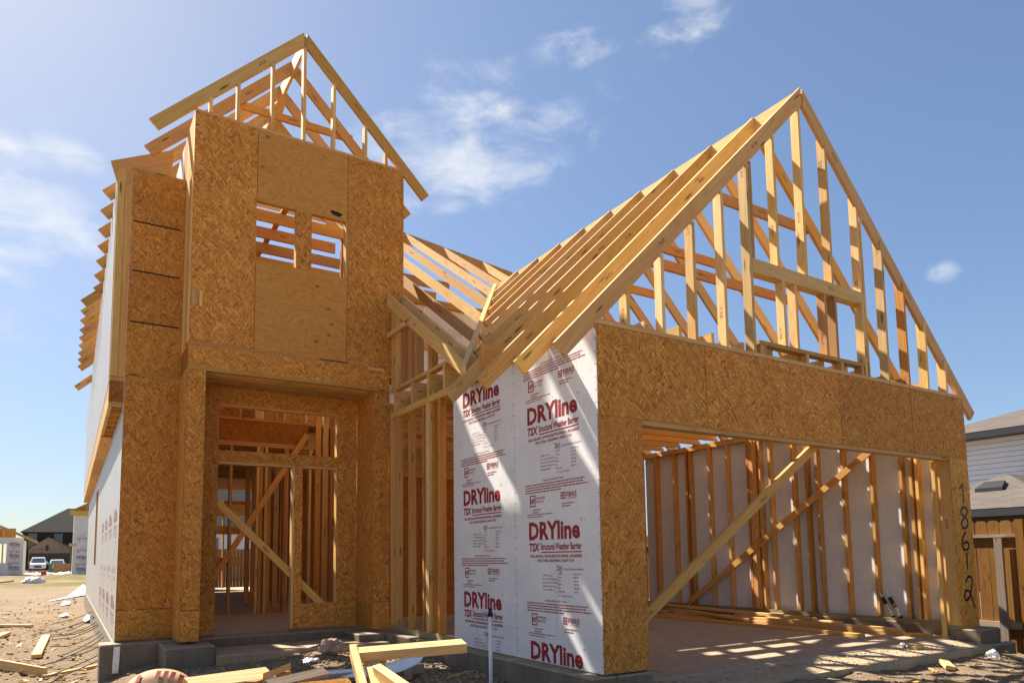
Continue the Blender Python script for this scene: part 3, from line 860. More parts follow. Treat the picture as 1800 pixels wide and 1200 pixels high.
osbp(EN, (-.480, YD, .36), (-.211, YD + .011, 3.03), long=2); osbp(EN, (-.480, YD, .02), (-.211, YD + .011, .351), long=0)
for x0, x1, z0, z1, mt in ((-2.02, -1.965, .03, 3.0, 'fir'), (-1.062, -1.025, .03, 2.10, 'pine'), (-.975, -.937, .33, 2.10, 'fir'), (-.486, -.448, .33, 3.0, 'pine')):
    box(EN, 'jamb_stud', (x0, YD + .012, z0), (x1, YD + .10, z1), mt)
box(EN, 'transom_plate', (-1.963, YD + .012, 2.07), (-.49, YD + .10, 2.11), 'fir'); box(EN, 'transom_plate', (-1.963, YD + .012, 2.20), (-.49, YD + .10, 2.238), 'fir')
box(EN, 'header_plate', (-1.963, YD + .012, 2.79), (-.49, YD + .10, 2.83), 'fir')
box(EN, 'sill_plate', (-1.02, YD + .012, .29), (-.49, YD + .10, .33), 'pine')
board(EN, 'brace', (-2.02, YD + .06, 1.665), (-.60, YD + .06, .265), W4, T2, (.6, 0, .7), 'brace')
box(EN, 'wall_plate', (-2.4, YD + .013, 3.03), (.0, YD + .1, 3.07), 'fir')

# --- interior framing seen through the openings
IN = empty('interior_framing', H)
YC = 7.66
box(IN, 'sole_plate', (-2.98, YC, .007), (.3, YC + .09, .04), 'fir')
for x in (-2.6, -2.2, -1.75, -1.319, -.901, -.851, -.771, -.466, -.43, -.05):
    box(IN, 'stud', (x, YC, .041), (x + .042, YC + .09, 2.74), random.choice(['fir', 'pine', 'redfir']))
box(IN, 'stud', (-.86, YC + .092, .041), (-.77, YC + .14, 2.74), 'redfir')
box(IN, 'top_plate', (-2.98, YC, 2.742), (.0, YC + .09, 2.818), 'fir')
osbp(IN, (-2.98, YC - .002, 2.82), (-.085, YC + .014, 3.165), 'osb_shaded', 0, 'rim_board')
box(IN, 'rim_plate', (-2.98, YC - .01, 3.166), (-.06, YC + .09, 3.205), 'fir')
osbp(IN, (-.083, YC - .002, 2.82), (-.07, YC + .7, 3.165), 'osb_shaded', 1, 'rim_board')
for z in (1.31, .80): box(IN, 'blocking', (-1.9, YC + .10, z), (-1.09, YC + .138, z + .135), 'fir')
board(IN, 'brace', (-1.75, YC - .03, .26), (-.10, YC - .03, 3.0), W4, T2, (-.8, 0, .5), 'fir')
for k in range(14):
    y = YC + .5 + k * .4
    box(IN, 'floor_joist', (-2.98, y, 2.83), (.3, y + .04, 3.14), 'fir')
for k in range(7): osbp(IN, (-2.98 + 1.22 * k, YC + .1, 3.168), (-1.764 + 1.22 * k, 20.0, 3.186), 'osb_shaded', 1, 'floor_sheet')
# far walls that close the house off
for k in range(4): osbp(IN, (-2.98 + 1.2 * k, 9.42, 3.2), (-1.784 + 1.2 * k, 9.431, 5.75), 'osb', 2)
for k in range(5): osbp(IN, (-.02 + 1.14 * k, 11.72, .0), (1.116 + 1.14 * k, 11.731, 2.82), 'osb_shaded', 2)
for k in range(3): osbp(IN, (-2.98 + 1.1 * k, 20.02, .0), (-1.884 + 1.1 * k, 20.031, 2.82), 'osb_shaded', 2)
for k in range(4): osbp(IN, (1.62 + 1.02 * k, 20.02, .0), (2.636 + 1.02 * k, 20.031, 2.82), 'osb_shaded', 2)
osbp(IN, (.33, 20.02, 2.3), (1.61, 20.031, 2.82), 'osb')
for k in range(13):
    y = 4.98 + k * .4
    if y < 7.6: box(IN, 'stud', (-.02, y, .03), (.069, y + .038, 5.2), random.choice(['fir', 'redfir', 'pine']))
for k in range(9):
    x = -2.9 + k * .4
    box(IN, 'upper_stud', (x, 9.2, 3.21), (x + .038, 9.289, 5.7), random.choice(['fir', 'redfir', 'pine']))
for k in range(6):
    box(IN, 'upper_stud', (-.6 + J(.05), 7.9 + k * .4, 3.21), (-.51, 7.94 + k * .4, 5.7), random.choice(['fir', 'redfir', 'pine']))
box(IN, 'upper_plate', (-2.98, 9.2, 3.19), (.3, 9.289, 3.209), 'fir')
for k in range(10):
    x = -2.9 + k * .42
    if not -.95 < x < -.1: box(IN, 'stud', (x, 11.6, .01), (x + .04, 11.69, 2.8), random.choice(['fir', 'redfir']))
for k in range(6):
    box(IN, 'stud', (-.35, 8.2 + k * .6, .01), (-.26, 8.24 + k * .6, 2.8), random.choice(['fir', 'redfir']))
for k in range(7):
    x = -2.9 + k * .45
    if x < 0: box(IN, 'stud', (x, 19.9, .01), (x + .05, 19.99, 2.8), random.choice(['fir', 'redfir']))
for x in (.72, 2.3, 3.4, 4.4): box(IN, 'stud', (x, 19.9, .01), (x + .05, 19.99, 2.8), 'fir')
box(IN, 'header_beam', (-3, 19.9, 2.3), (5.6, 19.99, 2.7), 'pine')
# ------------------------------------------------------------------ print on the weather boards
class Print:
    """flat lettering collected in (x right, y up) and laid on a board"""
    def __init__(s): s.v = []; s.f = []
    def quad(s, x0, y0, x1, y1):
        n = len(s.v); s.v += [(x0, y0), (x1, y0), (x1, y1), (x0, y1)]; s.f.append((n, n + 1, n + 2, n + 3))
    def frame(s, x0, y0, x1, y1, t):
        s.quad(x0, y0, x1, y0 + t); s.quad(x0, y1 - t, x1, y1); s.quad(x0, y0 + t, x0 + t, y1 - t); s.quad(x1 - t, y0 + t, x1, y1 - t)
    def text(s, txt, x, y, h, width=None, bold=0.0, shear=0.0, res=2):
        cu = bpy.data.curves.new('t', 'FONT')
        cu.body = txt; cu.size = 1.0; cu.offset = bold; cu.shear = shear; cu.resolution_u = res; cu.fill_mode = 'BOTH'
        o = bpy.data.objects.new('t', cu)
        me = o.to_mesh()
        xs = [q.co.x for q in me.vertices]
        if xs:
            x0, x1 = min(xs), max(xs)
            capH = .73 + 2 * bold
            sy = h / capH; sx = (width / (x1 - x0)) if width else sy
            n = len(s.v)
            s.v += [(x + (q.co.x - x0) * sx, y + q.co.y * sy) for q in me.vertices]
            s.f += [tuple(n + i for i in p.vertices) for p in me.polygons]
        o.to_mesh_clear(); bpy.data.objects.remove(o); bpy.data.curves.remove(cu)
    def rows(s, x0, x1, y, n, dy, h, rag=.1):
        """tiny unreadable type: words as short bars"""
        for i in range(n):
            x = x0; end = x1 - (random.random() * rag * (x1 - x0) if i < n - 1 else .4 * (x1 - x0))
            while x < end:
                w = random.uniform(.012, .042); s.quad(x, y - i * dy, min(x + w, end), y - i * dy + h); x += w + .007
    def mesh(s, name, ylo=-9, yhi=9):
        me = bpy.data.meshes.new(name)
        me.from_pydata([(x, y, 0) for x, y in s.v], [], s.f)
        if ylo > -9 or yhi < 9:
            bm = bmesh.new(); bm.from_mesh(me)
            for c, n in ((ylo, (0, 1, 0)), (yhi, (0, -1, 0))):
                bmesh.ops.bisect_plane(bm, geom=bm.verts[:] + bm.edges[:] + bm.faces[:], plane_co=(0, c, 0), plane_no=n, clear_inner=True)
            bm.to_mesh(me); bm.free()
        return me
P = Print()
P.text('DRYline', .222, 0, .168, .735, .036)
P.text('\u00ae', .965, .135, .02)
P.text('TSX', .222, -.103, .078, .165, .035, .18)
P.text('Structural Weather Barrier', .398, -.092, .062, .575, .022)
P.quad(.405, -.118, .973, -.108)
P.text('WALL BRACING | WATER-RESISTIVE BARRIER | AIR BARRIER', .232, -.158, .026, .745, .02, 0, 1)
P.text('STRUCTURAL SHEATHING | DRAFT STOP', .345, -.196, .026, .53, .02, 0, 1)
P.text('DrJ', .635, -.268, .05, .07, .02, .1)
P.text('Technical Evaluation Reports', .725, -.262, .018, .27, .004, 0, 1)
for i, w in enumerate(('SCAN to Access', 'Dr. Technical Evaluation', 'Reports, Product Details,', 'Installation Instructions,', 'Warranty & More')):
    P.text(w, .42, -.315 - i * .03, .016, None, .003, 0, 1)
for i, w in enumerate(('Grade', 'Green', 'Red', 'Black', 'Blue', 'Draft Stop')):
    P.text(w, .645, -.300 - i * .029, .016, None, .003, 0, 1)
for i, w in enumerate(('Eval Report', '1407-08', '1407-06', '1407-06', '1407-08', '1407-10')):
    P.text(w, .86, -.300 - i * .029, .016, None, .003, 0, 1)
P.text('1 & 2 Hour Fire Rated', .645, -.480, .016, None, .003, 0, 1)
P.text('MATERIAL HANDLING AND STORAGE', .455, -.530, .016, .30, .004, 0, 1)
P.rows(.175, 1.08, -.555, 4, .022, .010)
P.frame(.245, -.742, .330, -.640, .010)
P.text('NSP', .256, -.715, .05, .063, .02, 0, 1)
P.text('NATIONAL SHELTER', .340, -.680, .022, .135, .006, 0, 1); P.text('PRODUCTS, INC.', .340, -.712, .022, .115, .006, 0, 1)
P.rows(.29, .44, -.775, 2, .022, .009, .3); P.rows(.20, .60, -.815, 2, .02, .008)
for k in range(3):
    P.quad(.705, -.703 + .022 * k, .725 + .012 * (k % 2), -.688 + .022 * k); P.quad(.733 + .008 * (k % 2), -.703 + .022 * k, .762, -.688 + .022 * k)
P.text('FIBRE', .775, -.690, .046, .15, .016, 0, 1); P.text('CONVERTERS', .777, -.708, .012, .145, .002, 0, 1)
P.rows(.72, .92, -.745, 2, .022, .009, .3)
P.rows(.30, .47, .215, 1, .02, .005)
PRINT = P.mesh('print')
def lay(part, me, M4, mat='ink'):
    o = link('print', me, None, part, M4); o['kind'] = 'stuff'
    if not me.materials: me.materials.append(M[mat])
    return o
def face_left(x, y_left, z):     # board seen from -X: print runs toward -Y
    mm = Matrix(((0, 0, -1, x), (-1, 0, 0, y_left), (0, 1, 0, z), (0, 0, 0, 1)))
    return mm
for y_left, zs in ((1.22, (.015, 1.043, 2.070)), (2.44, (.400, 1.430, 2.455))):
    for z in zs:
        lo = .006 - z if z < .9 else -9
        if z > 2.3: me = P.mesh('print_cropped', -9, 2.695 - z)
        elif lo > -9: me = P.mesh('print_cropped', lo, 9)
        else: me = PRINT
        lay(GL, me, face_left(-.0016, y_left, z))
    hi = P.mesh('print_cropped', .006 - (zs[-1] + 1.03), 2.695 - (zs[-1] + 1.03))
    if hi.vertices: lay(GL, hi, face_left(-.0016, y_left, zs[-1] + 1.03))
# stapled seams
for y in (.02, 1.225, 1.212, 2.425):
    S = Print()
    z = .05
    while z < 2.66:
        S.quad(-.008, z, .008, z + .004); z += .102
    lay(GL, S.mesh('seam_staples'), face_left(-.0018, y, 0), 'black').name = 'seam_staples'
SP = Print()
for k in range(240): x, z = random.choice([random.uniform(.02, 1.2), random.uniform(.95, 1.2), .61]), random.uniform(.1, 2.65); SP.quad(x, z, x + .004, z + .007)
lay(GL, SP.mesh('nail_marks'), face_left(-.0014, 1.22, 0), 'ink2').name = 'nail_marks'
lay(GL, SP.mesh('nail_marks'), face_left(-.0014, 2.44, 0), 'ink2').name = 'nail_marks'
# the same print on the side wall and, in dark ink, on the wall behind the entry roof
y = YB + .052
PF = P.mesh('print_faded')
while y < 9:
    for z in (.35, 1.38): lay(LW, PF, face_left(XB - .0045, y + 1.21, z), 'ink_faded')
    y += 1.218
RP = Print(); RP.rows(0, .62, 0, 1, .02, .016); RP.rows(.80, .92, 0, 1, .02, .016)
def face_front(x, yy, z): return Matrix(((1, 0, 0, x), (0, 0, -1, yy), (0, 1, 0, z), (0, 0, 0, 1)))
lay(TW, RP.mesh('rim_print'), face_front(-.93, 4.2204, 3.344), 'black').name = 'rim_print'
PD = P.mesh('print_dark', -.85, -.21)
def face_front(x, yy, z): return Matrix(((1, 0, 0, x), (0, 0, -1, yy), (0, 1, 0, z), (0, 0, 0, 1)))
for k in range(3):
    for z in (4.1, 5.0): lay(BW, PD, face_front(.15 + 1.22 * k, 6.0484, z), 'ink2')

# ------------------------------------------------------------------ loose things in the garage
def loose(name, label, cat, a, b, w, t, wdir, mat='pine', group=None):
    o = board(None, name, a, b, w, t, wdir, mat, .0015)
    return tag(o, label, cat, group)
GRP = 'loose boards on the garage floor'
loose('loose_board', 'nearest loose two-by-four on the garage floor, its end closest to the opening', 'board', (4.62, .80, -.096), (4.75, 4.9, -.096), W4, T2, (1, 0, 0), 'fir', GRP)
loose('loose_board', 'loose two-by-four reaching farthest forward beside the garage kerb', 'board', (5.18, .30, -.096), (5.06, 4.6, -.096), W4, T2, (1, 0, 0), 'fir', GRP)
loose('loose_board', 'loose two-by-four stacked on the boards along the garage kerb', 'board', (5.20, .68, -.056), (5.13, 4.8, -.056), W4, T2, (1, 0, 0), 'pine', GRP)
loose('loose_board', 'long board lying against the garage kerb, topmost of the stack', 'board', (5.40, 1.05, -.096), (5.42, 5.2, -.096), W4, T2, (1, 0, 0), 'fir', GRP)
loose('loose_board', 'loose board leaning on the stack with its far end raised', 'board', (5.30, 1.9, -.016), (5.25, 5.3, .05), W4, T2, (1, 0, 0), 'pine', GRP)
loose('loose_board', 'thin board lying askew across the stack at the back of the garage', 'board', (4.93, 2.75, -.066), (5.36, 5.1, .0), W4, T2, (1, -.2, 0), 'fir', GRP)
loose('loose_board', 'short board lying flat in the middle of the kerb stack', 'board', (5.43, 1.6, -.056), (5.47, 3.4, -.056), W4, T2, (1, 0, 0), 'pine', GRP)
def gun(label, p0, p1, red):
    e = empty('caulking_tube', None, p1, label, 'tube', 'caulk tubes by the garage wall')
    p0, p1 = Vector(p0), Vector(p1); d = (p1 - p0)
    tube(e, 'barrel', [p0 + d * .42, p0 + d * .97], .024, 'galv', 12)
    tube(e, 'dark_label', [p0 + d * .12, p0 + d * .42], .0245, 'blackplastic', 12)
    tube(e, 'nozzle', [p0 - d * .22, p0 + d * .02, p0 + d * .12], [.003, .008, .012], 'pvc', 10)
    tube(e, 'end_cap', [p0 + d * .97, p1], .026, 'blackplastic', 12)
    if red: tube(e, 'red_band', [p0 + d * .48, p0 + d * .58], .0255, 'cardred', 12)
gun('silver and black caulking tube leaning behind the stud with its white nozzle up', (5.585, 1.115, .33), (5.545, .945, .062), False)
gun('caulking tube with a red band leaning beside the stud on the garage sill', (5.600, 1.030, .335), (5.545, .850, .062), True)
loose('wood_offcut', 'small yellow wood offcut on the sandy garage apron', 'offcut', (4.14, -.03, -.115), (4.30, -.04, -.115), W4, T2, (0, 1, 0), 'pine')
loose('wood_offcut', 'small wood block lying in the dirt below the apron edge', 'offcut', (3.72, -.62, ground_z(3.75, -.6) + .03), (3.84, -.50, ground_z(3.8, -.5) + .05), W4, T2, (-1, 1, .3), 'pine')

def crumple(name, label, cat, c, r, mat, seed=0, flat=.7, sub=3):
    bm = bmesh.new(); bmesh.ops.create_icosphere(bm, subdivisions=sub, radius=1)
    for v in bm.verts:
        n = 1 + .45 * noise.noise(v.co * 1.6 + Vector((seed, 0, 0))) + .55 * abs(noise.noise(v.co * 2.6 + Vector((0, seed, 0)))) + .35 * abs(noise.noise(v.co * 6 + Vector((0, 0, seed))))
        v.co = Vector((v.co.x * n * r, v.co.y * n * r * .85, v.co.z * n * r * flat))
    me = bpy.data.meshes.new(name); bm.to_mesh(me); bm.free()
    return tag(link(name, me, mat, None, Matrix.Translation(c)), label, cat)
t = NT('clear plastic', .15, .5); t.b.inputs['Roughness'].default_value = .45; t.b.inputs['Alpha'].default_value = .5
M['clear'] = t.col((.85, .88, .9))
crumple('plastic_cup', 'crushed clear plastic cup on the dirt in front of the garage apron', 'cup', (4.72, -.55, ground_z(4.72, -.55) + .04), .05, 'clear', 3, .9)
crumple('paper_bag', 'crumpled brown paper bag on the dirt against the porch slab', 'bag', (-1.02, 3.35, ground_z(-1.02, 3.35) + .06), .105, 'bag', 5, .75)
crumple('foil_wrapper', 'silver foil wrapper on the dirt beside the crumpled paper bag', 'wrapper', (-1.28, 3.18, ground_z(-1.28, 3.18) + .02), .075, 'galv', 9, .35)
crumple('plastic_scrap', 'small white plastic scrap on the apron beside the yellow offcut', 'scrap', (4.20, .09, -.10), .03, 'paper', 2, .6, 2)

# ------------------------------------------------------------------ pipe, sheeting, lumber in front
e = empty('standpipe', None, (-.41, 1.0, GZ), 'slim white plastic pipe with a black cap standing in the dirt', 'pipe')
tube(e, 'pipe', [(-.41, 1.0, GZ - .15), (-.409, 1.0, .40)], .0165, 'pvc', 16)
tube(e, 'cap', [(-.409, 1.0, .395), (-.409, 1.0, .425), (-.409, 1.0, .455), (-.405, 1.0, .462)], [.022, .022, .019, .012], 'blackplastic', 14)
# curled strip of sheeting
vv, ff = [], []
BOT = [(540, 1190), (600, 1190), (660, 1188), (700, 1182), (725, 1171), (747, 1158)]; TOP = [(546, 1177), (600, 1176), (655, 1171), (690, 1164), (714, 1153), (741, 1142)]
dd = (-.16 - CAM.z) / ray(540, 1190).z
for (u0, v0), (u1, v1) in zip(BOT, TOP):
    vv += [CAM + ray(u0, v0) * dd, CAM + ray(u1, v1) * (dd + .12)]
for i in range(len(BOT) - 1): ff.append((2 * i, 2 * i + 2, 2 * i + 3, 2 * i + 1))
sh = mesh_obj(None, 'sheeting_strip', vv, ff, 'paper', True, vv[0])
sb = sh.modifiers.new('smooth', 'SUBSURF'); sb.levels = 2; sb.render_levels = 2
sm = sh.modifiers.new('thickness', 'SOLIDIFY'); sm.thickness = .003
tag(sh, 'curled strip of white sheeting lying on the dirt behind the lumber', 'sheeting')

def pt(u, v, d): return CAM + ray(u, v) * d
FG = 'scrap lumber heap in front'
loose('scrap_board', 'wide pale board lying across the top of the scrap lumber heap', 'board', pt(629, 1150, 2.95), pt(816, 1134, 3.10), .095, .040, (.35, .85, .12), 'pine', FG)
loose('scrap_board', 'upright tapering board at the near end of the scrap heap, leaning outward', 'board', pt(621, 1143, 3.00), pt(652, 1262, 2.45), .030, .062, (.85, -.5, 0), 'pine', FG)
loose('scrap_board', 'board with pencil marks beside the tapering board on the scrap heap', 'board', pt(652, 1158, 2.98), pt(684, 1270, 2.45), .060, .030, (.85, -.5, 0), 'pine', FG)
loose('scrap_board', 'narrow stub standing under the end of the top board', 'board', pt(668, 1152, 3.02), pt(678, 1210, 2.9), .035, .035, (.85, -.5, 0), 'pine', FG)
loose('scrap_board', 'board running down from the heap toward the camera, cut end showing', 'board', pt(664, 1180, 2.80), pt(745, 1238, 2.30), .060, .035, (-.2, .1, .9), 'pine', FG)
loose('scrap_board', 'dark weathered board lying on the dirt behind the heap', 'board', (-1.75, 2.12, ground_z(-1.75, 2.12) + .05), (-.55, 2.02, ground_z(-.55, 2.02) + .06), .08, T2, (0, 0, 1), 'grey_wood', FG)
loose('scrap_board', 'short stub of dark board under the weathered board', 'board', (-.82, 1.80, ground_z(-.82, 1.8) + .03), (-.70, 2.0, ground_z(-.7, 2.) + .06), .09, T2, (1, 0, .2), 'grey_wood', FG)
loose('scrap_board', 'pale plank with a notched end pointing toward the porch', 'board', pt(330, 1207, 2.75), pt(474, 1186, 3.05), .085, .036, (.45, .8, .25), 'pine', FG)
A, B, Cc = pt(466, 1196, 2.98), pt(511, 1170, 3.3), pt(452, 1183, 3.05)
w3 = prism(None, 'wood_wedge', [pt(462, 1189, 2.95), pt(511, 1169.5, 3.25), pt(471, 1187, 3.12)], (0, 0, .03), 'pine')
tag(w3, 'pointed triangular offcut of pale wood beside the notched plank', 'offcut')
loose('scrap_board', 'brown plank end in shade beneath the pointed offcut', 'board', pt(440, 1203, 2.9), pt(502, 1184, 3.25), .03, .05, (0, 0, 1), 'redfir', FG)
loose('scrap_board', 'small reddish board end poking up beside the kraft wrapper', 'board', pt(318, 1203, 2.9), pt(356, 1195, 2.95), .03, .03, (0, 0, 1), 'pine', FG)
loose('scrap_board', 'grey weathered plank slanting between the offcut and the heap', 'board', pt(470, 1204, 2.9), pt(572, 1180, 3.3), .05, .02, (.3, .9, .3), 'grey_wood', FG)
osbs = board(None, 'strand_board_scrap', pt(490, 1226, 2.9), pt(625, 1210, 3.2), .15, .011, (.4, .8, .35), 'osb'); tag(osbs, 'scrap of strand board lying under the heap', 'board')
# kraft wrapper with rust red print
vv, ff = [], []
W0, NS = .36, 24
c0 = pt(258, 1222, 2.75)
ax = (pt(330, 1215, 2.75) - pt(190, 1222, 2.75)).normalized(); upv = Vector((0, 0, 1)); dv = ax.cross(upv).normalized()
def wrap(s, t): # s along width -1..1, t 0..1 upward
    rr = math.sqrt(max(0, 1 - s * s))
    return c0 + ax * (s * .142) + upv * (-.12 + t * (.12 + .088 * rr)) + dv * (-.10 * t * t)
for i in range(NS + 1):
    for k in range(7): vv.append(wrap(-1 + 2 * i / NS, k / 6))
for i in range(NS):
    for k in range(6): ff.append((i * 7 + k, (i + 1) * 7 + k, (i + 1) * 7 + k + 1, i * 7 + k + 1))
e = empty('kraft_wrapper', None, c0 - Vector((0, 0, .25)), 'rounded kraft paper wrapper with rust red print beside the scrap lumber', 'wrapper')
k0 = mesh_obj(e, 'paper', vv, ff, 'card', True, c0); sm = k0.modifiers.new('thickness', 'SOLIDIFY'); sm.thickness = .004
def wq(s0, s1, t0, t1, name):
    q = [wrap(s0, t0), wrap(s1, t0), wrap(s1, t1), wrap(s0, t1)]
    return mesh_obj(e, name, [p - dv * -.0 + (CAM - p).normalized() * .006 for p in q], [(0, 1, 2, 3)], 'cardred', False, q[0])
for s0 in (-.62, -.06, .16, .36, .60): wq(s0, s0 + .13, .84, .97, 'print_bar')
WT = Print(); WT.text('Structural Weather Barrier', 0, 0, .020, .27, .012)
o = link('lettering', WT.mesh('lettering'), 'cardred', e, None)
mm = Matrix((ax, upv, ax.cross(upv))).transposed().to_4x4(); mm.translation = wrap(-.95, .70) + (CAM - c0).normalized() * .035
o.matrix_basis = Matrix.Translation(-e.location) @ mm
M['sand'] = plain('sand', (.46, .33, .19), .95, 0, .3, 40, .1)
# ------------------------------------------------------------------ dirt clods and litter on the lot
def lumps(name, spots, mat, label, cat):
    V, Fc = [], []
    bm = bmesh.new(); bmesh.ops.create_icosphere(bm, subdivisions=1, radius=1)
    base = [v.co.copy() for v in bm.verts]; tri = [tuple(v.index for v in f.verts) for f in bm.faces]; bm.free()
    for x, y, r in spots:
        n = len(V); z = ground_z(x, y)
        a = random.random() * 6.28; ca, sa = math.cos(a), math.sin(a); fl = random.uniform(.5, .9); el = random.uniform(1, 1.6)
        for b in base:
            k = r * random.uniform(.7, 1.25)
            px, py = b.x * k * el, b.y * k
            V.append((x + px * ca - py * sa, y + px * sa + py * ca, z + b.z * k * fl + r * .2))
        Fc += [tuple(n + i for i in t) for t in tri]
    o = mesh_obj(None, name, V, Fc, mat, False)
    return tag(o, label, cat, None, 'stuff')
spots = []
for k in range(2600):   # front strip along the slabs
    x = random.uniform(-3.1, 5.8); y = random.uniform(-1.5, 4.6)
    if x > -.15 and y > -.33: continue
    if y > 3.8 and x > -2.6: continue
    spots.append((x, y, random.choice([.005, .007, .010, .013, .018])))
for mx, my in ((-1.15, 3.2), (-.55, 2.6), (-2.3, 3.3), (-.35, 1.6)):
    for k in range(260): spots.append((mx + random.gauss(0, .3), min(my + random.gauss(0, .25), 3.78), random.choice([.006, .010, .015, .022])))
lumps('dirt_clods', spots, 'clod', 'crumbled dirt clods lying along the concrete edge', 'dirt')
spots = []
for k in range(2600):
    y = 3 + random.random() ** 1.6 * 24; x = -3.2 - random.random() * (1.5 + y * .22)
    spots.append((x, y, random.choice([.005, .007, .010, .014, .022]) * (1 + y * .02)))
gs = [(random.uniform(.2, 5.2), random.uniform(-.30, .10) , random.choice([.003, .005, .007, .010])) for _ in range(900)]
gz_keep = ground_z
ground_z = lambda x, y: -.122 - (.13 - y) * .068
lumps('apron_gravel', gs, 'sand', 'sandy gravel strewn over the garage apron', 'gravel')
ground_z = gz_keep
lumps('dirt_clods', spots, 'clod', 'crumbled dirt scattered over the bare lot beside the house', 'dirt')

def chips(name, spots, label):
    V, Fc = [], []
    for x, y in spots:
        n = len(V); z = ground_z(x, y) + .012; a = random.random() * 6.28; L = random.uniform(.03, .14); w = random.uniform(.008, .03); h = .006
        ca, sa = math.cos(a), math.sin(a); tl = random.uniform(-.25, .25)
        for i in (-1, 1):
            for j in (-1, 1):
                for k in (-1, 1): V.append((x + i * L / 2 * ca - j * w / 2 * sa, y + i * L / 2 * sa + j * w / 2 * ca, z + k * h + i * tl * L / 2))
        Fc += [tuple(n + q for q in f) for f in FACES]
    return tag(mesh_obj(None, name, V, Fc, 'pine', False), label, 'wood chips', None, 'stuff')
sp = []
for k in range(420):
    y = 3.5 + random.random() ** 1.5 * 14; sp.append((-3.25 - random.random() * (1.2 + y * .2), y))
chips('wood_chips', sp, 'wood chips and splinters strewn over the bare lot')
sp = []
for k in range(260):
    x, y = random.uniform(-3, 6.3), random.uniform(-1.2, 3.7)
    if x > -.15 and y > -.33: continue
    sp.append((x, y))
chips('wood_chips', sp, 'wood chips and splinters in the dirt along the slab')
# boards and scraps on the bare lot beside the house
def gp(u, v):
    d = ray(u, v); t = (GZ - CAM.z) / d.z; p = CAM + d * t
    p.z = ground_z(p.x, p.y); return p
def lot_board(label, u0, v0, u1, v1, w, t, flat=True, mat='pine'):
    a, b = gp(u0, v0), gp(u1, v1)
    a.z += (t if flat else w) / 2 + .01; b.z += (t if flat else w) / 2 + .01
    d = b - a; wd = Vector((0, 0, 1)).cross(d) if flat else Vector((0, 0, 1))
    return loose('lot_board', label, 'board', a, b, w, t, wd, mat, 'boards scattered on the bare lot')
lot_board('short pale block of lumber standing out on the bare lot', 63, 1160, 80, 1132, .11, .05)
lot_board('board on edge lying nearest on the bare lot, knot near its end', -40, 1172, 80, 1190, .11, .038, False)
lot_board('slim tapering plank resting toward the slab corner', 78, 1192, 170, 1171, .06, .03)
lot_board('thin long plank farther out on the bare lot', -20, 1104, 55, 1104, .12, .05)
lot_board('cut block at the edge of the bare lot, partly out of view', -8, 1132, 12, 1116, .12, .05)
lot_board('distant pole lying where the lot meets the grass', -20, 1027, 22, 1023, .16, .10, True, 'grey_wood')
def sheet(name, label, uv, mat, lift):
    pts = [gp(u, v) for u, v in uv]
    for p, l in zip(pts, lift): p.z += l
    o = mesh_obj(None, name, pts, [tuple(range(len(pts)))], mat, False, pts[0])
    mo = o.modifiers.new('thickness', 'SOLIDIFY'); mo.thickness = .01
    return tag(o, label, 'sheet')
sheet('sheathing_scrap', 'long pointed white sheathing scrap leaning out from the side wall', [(80, 1058), (148, 1047), (151, 1041), (146, 1037), (118, 1050)], 'paper', [.02, .05, .25, .28, .06])
sheet('paper_scrap', 'small white paper scrap between the cable tails', [(103, 1086), (115, 1081), (121, 1083), (110, 1088)], 'paper', [.03, .06, .05, .03])
sheet('plastic_sheet', 'crumpled grey plastic piece lying beside the slab edge', [(146, 1092), (153, 1087), (160, 1090), (156, 1094), (149, 1094)], 'paper', [.04, .10, .06, .05, .03])
sheet('paper_scrap', 'pale flat scrap farther up beside the side wall', [(107, 1065), (112, 1059), (124, 1060), (122, 1064)], 'paper', [.02, .05, .05, .03])
c = gp(58, 1025); crumple('plastic_tarp', 'pale blue crumpled plastic lying where the lot meets the grass', 'plastic', c + Vector((0, 0, .15)), .45, 'paper', 4, .5)
c = gp(71, 1022)
e = empty('survey_flag', None, c, 'small red survey flag standing at the edge of the grass', 'flag')
tube(e, 'wire', [c - Vector((0, 0, .1)), c + Vector((0, 0, .62))], .012, 'galv', 6)
M['flag'] = plain('red flag', (.65, .03, .05), .6)
f0 = c + Vector((0, 0, .35)); mesh_obj(e, 'flag_cloth', [f0, f0 + Vector((.34, 0, .05)), f0 + Vector((.3, 0, .3)), f0 + Vector((0, 0, .26))], [(0, 1, 2, 3)], 'flag', False, f0)

# ------------------------------------------------------------------ neighbouring yard: fence and house
fe = empty('picket_fence', None, (6.75, 0, GZ), 'brown dog-eared board fence with grey rails beside the garage', 'fence')
FX = 6.75
y = -2.6; i = 0
while y < 9:
    w = .138; h = 1.285 + J(.012); z0 = GZ - .08 + (0.0 if y < 1.5 else 0)
    pts = [(FX, y, z0), (FX, y + w, z0), (FX, y + w, h - .03), (FX, y + w - .03, h), (FX, y + .03, h), (FX, y, h - .03)]
    prism(fe, 'picket', pts, (.016, 0, 0), 'fence', (0, 0, 1))
    y += w + (.006 if i % 4 else .014); i += 1
for z in (1.06, -.10): box(fe, 'rail', (FX - .049, -2.6, z), (FX - .010, 9, z + .085 if z < 0 else z + .04), 'grey_wood')
for y in (-.10, 2.3, 4.7): box(fe, 'post', (FX - .14, y - .045, GZ - .1), (FX - .051, y + .045, 1.16 if y > 0 else 1.28), 'grey_wood' if y > 0 else 'fence')
box(fe, 'post', (FX - .105, .12, GZ - .05), (FX - .052, .21, 1.05), 'grey_wood')

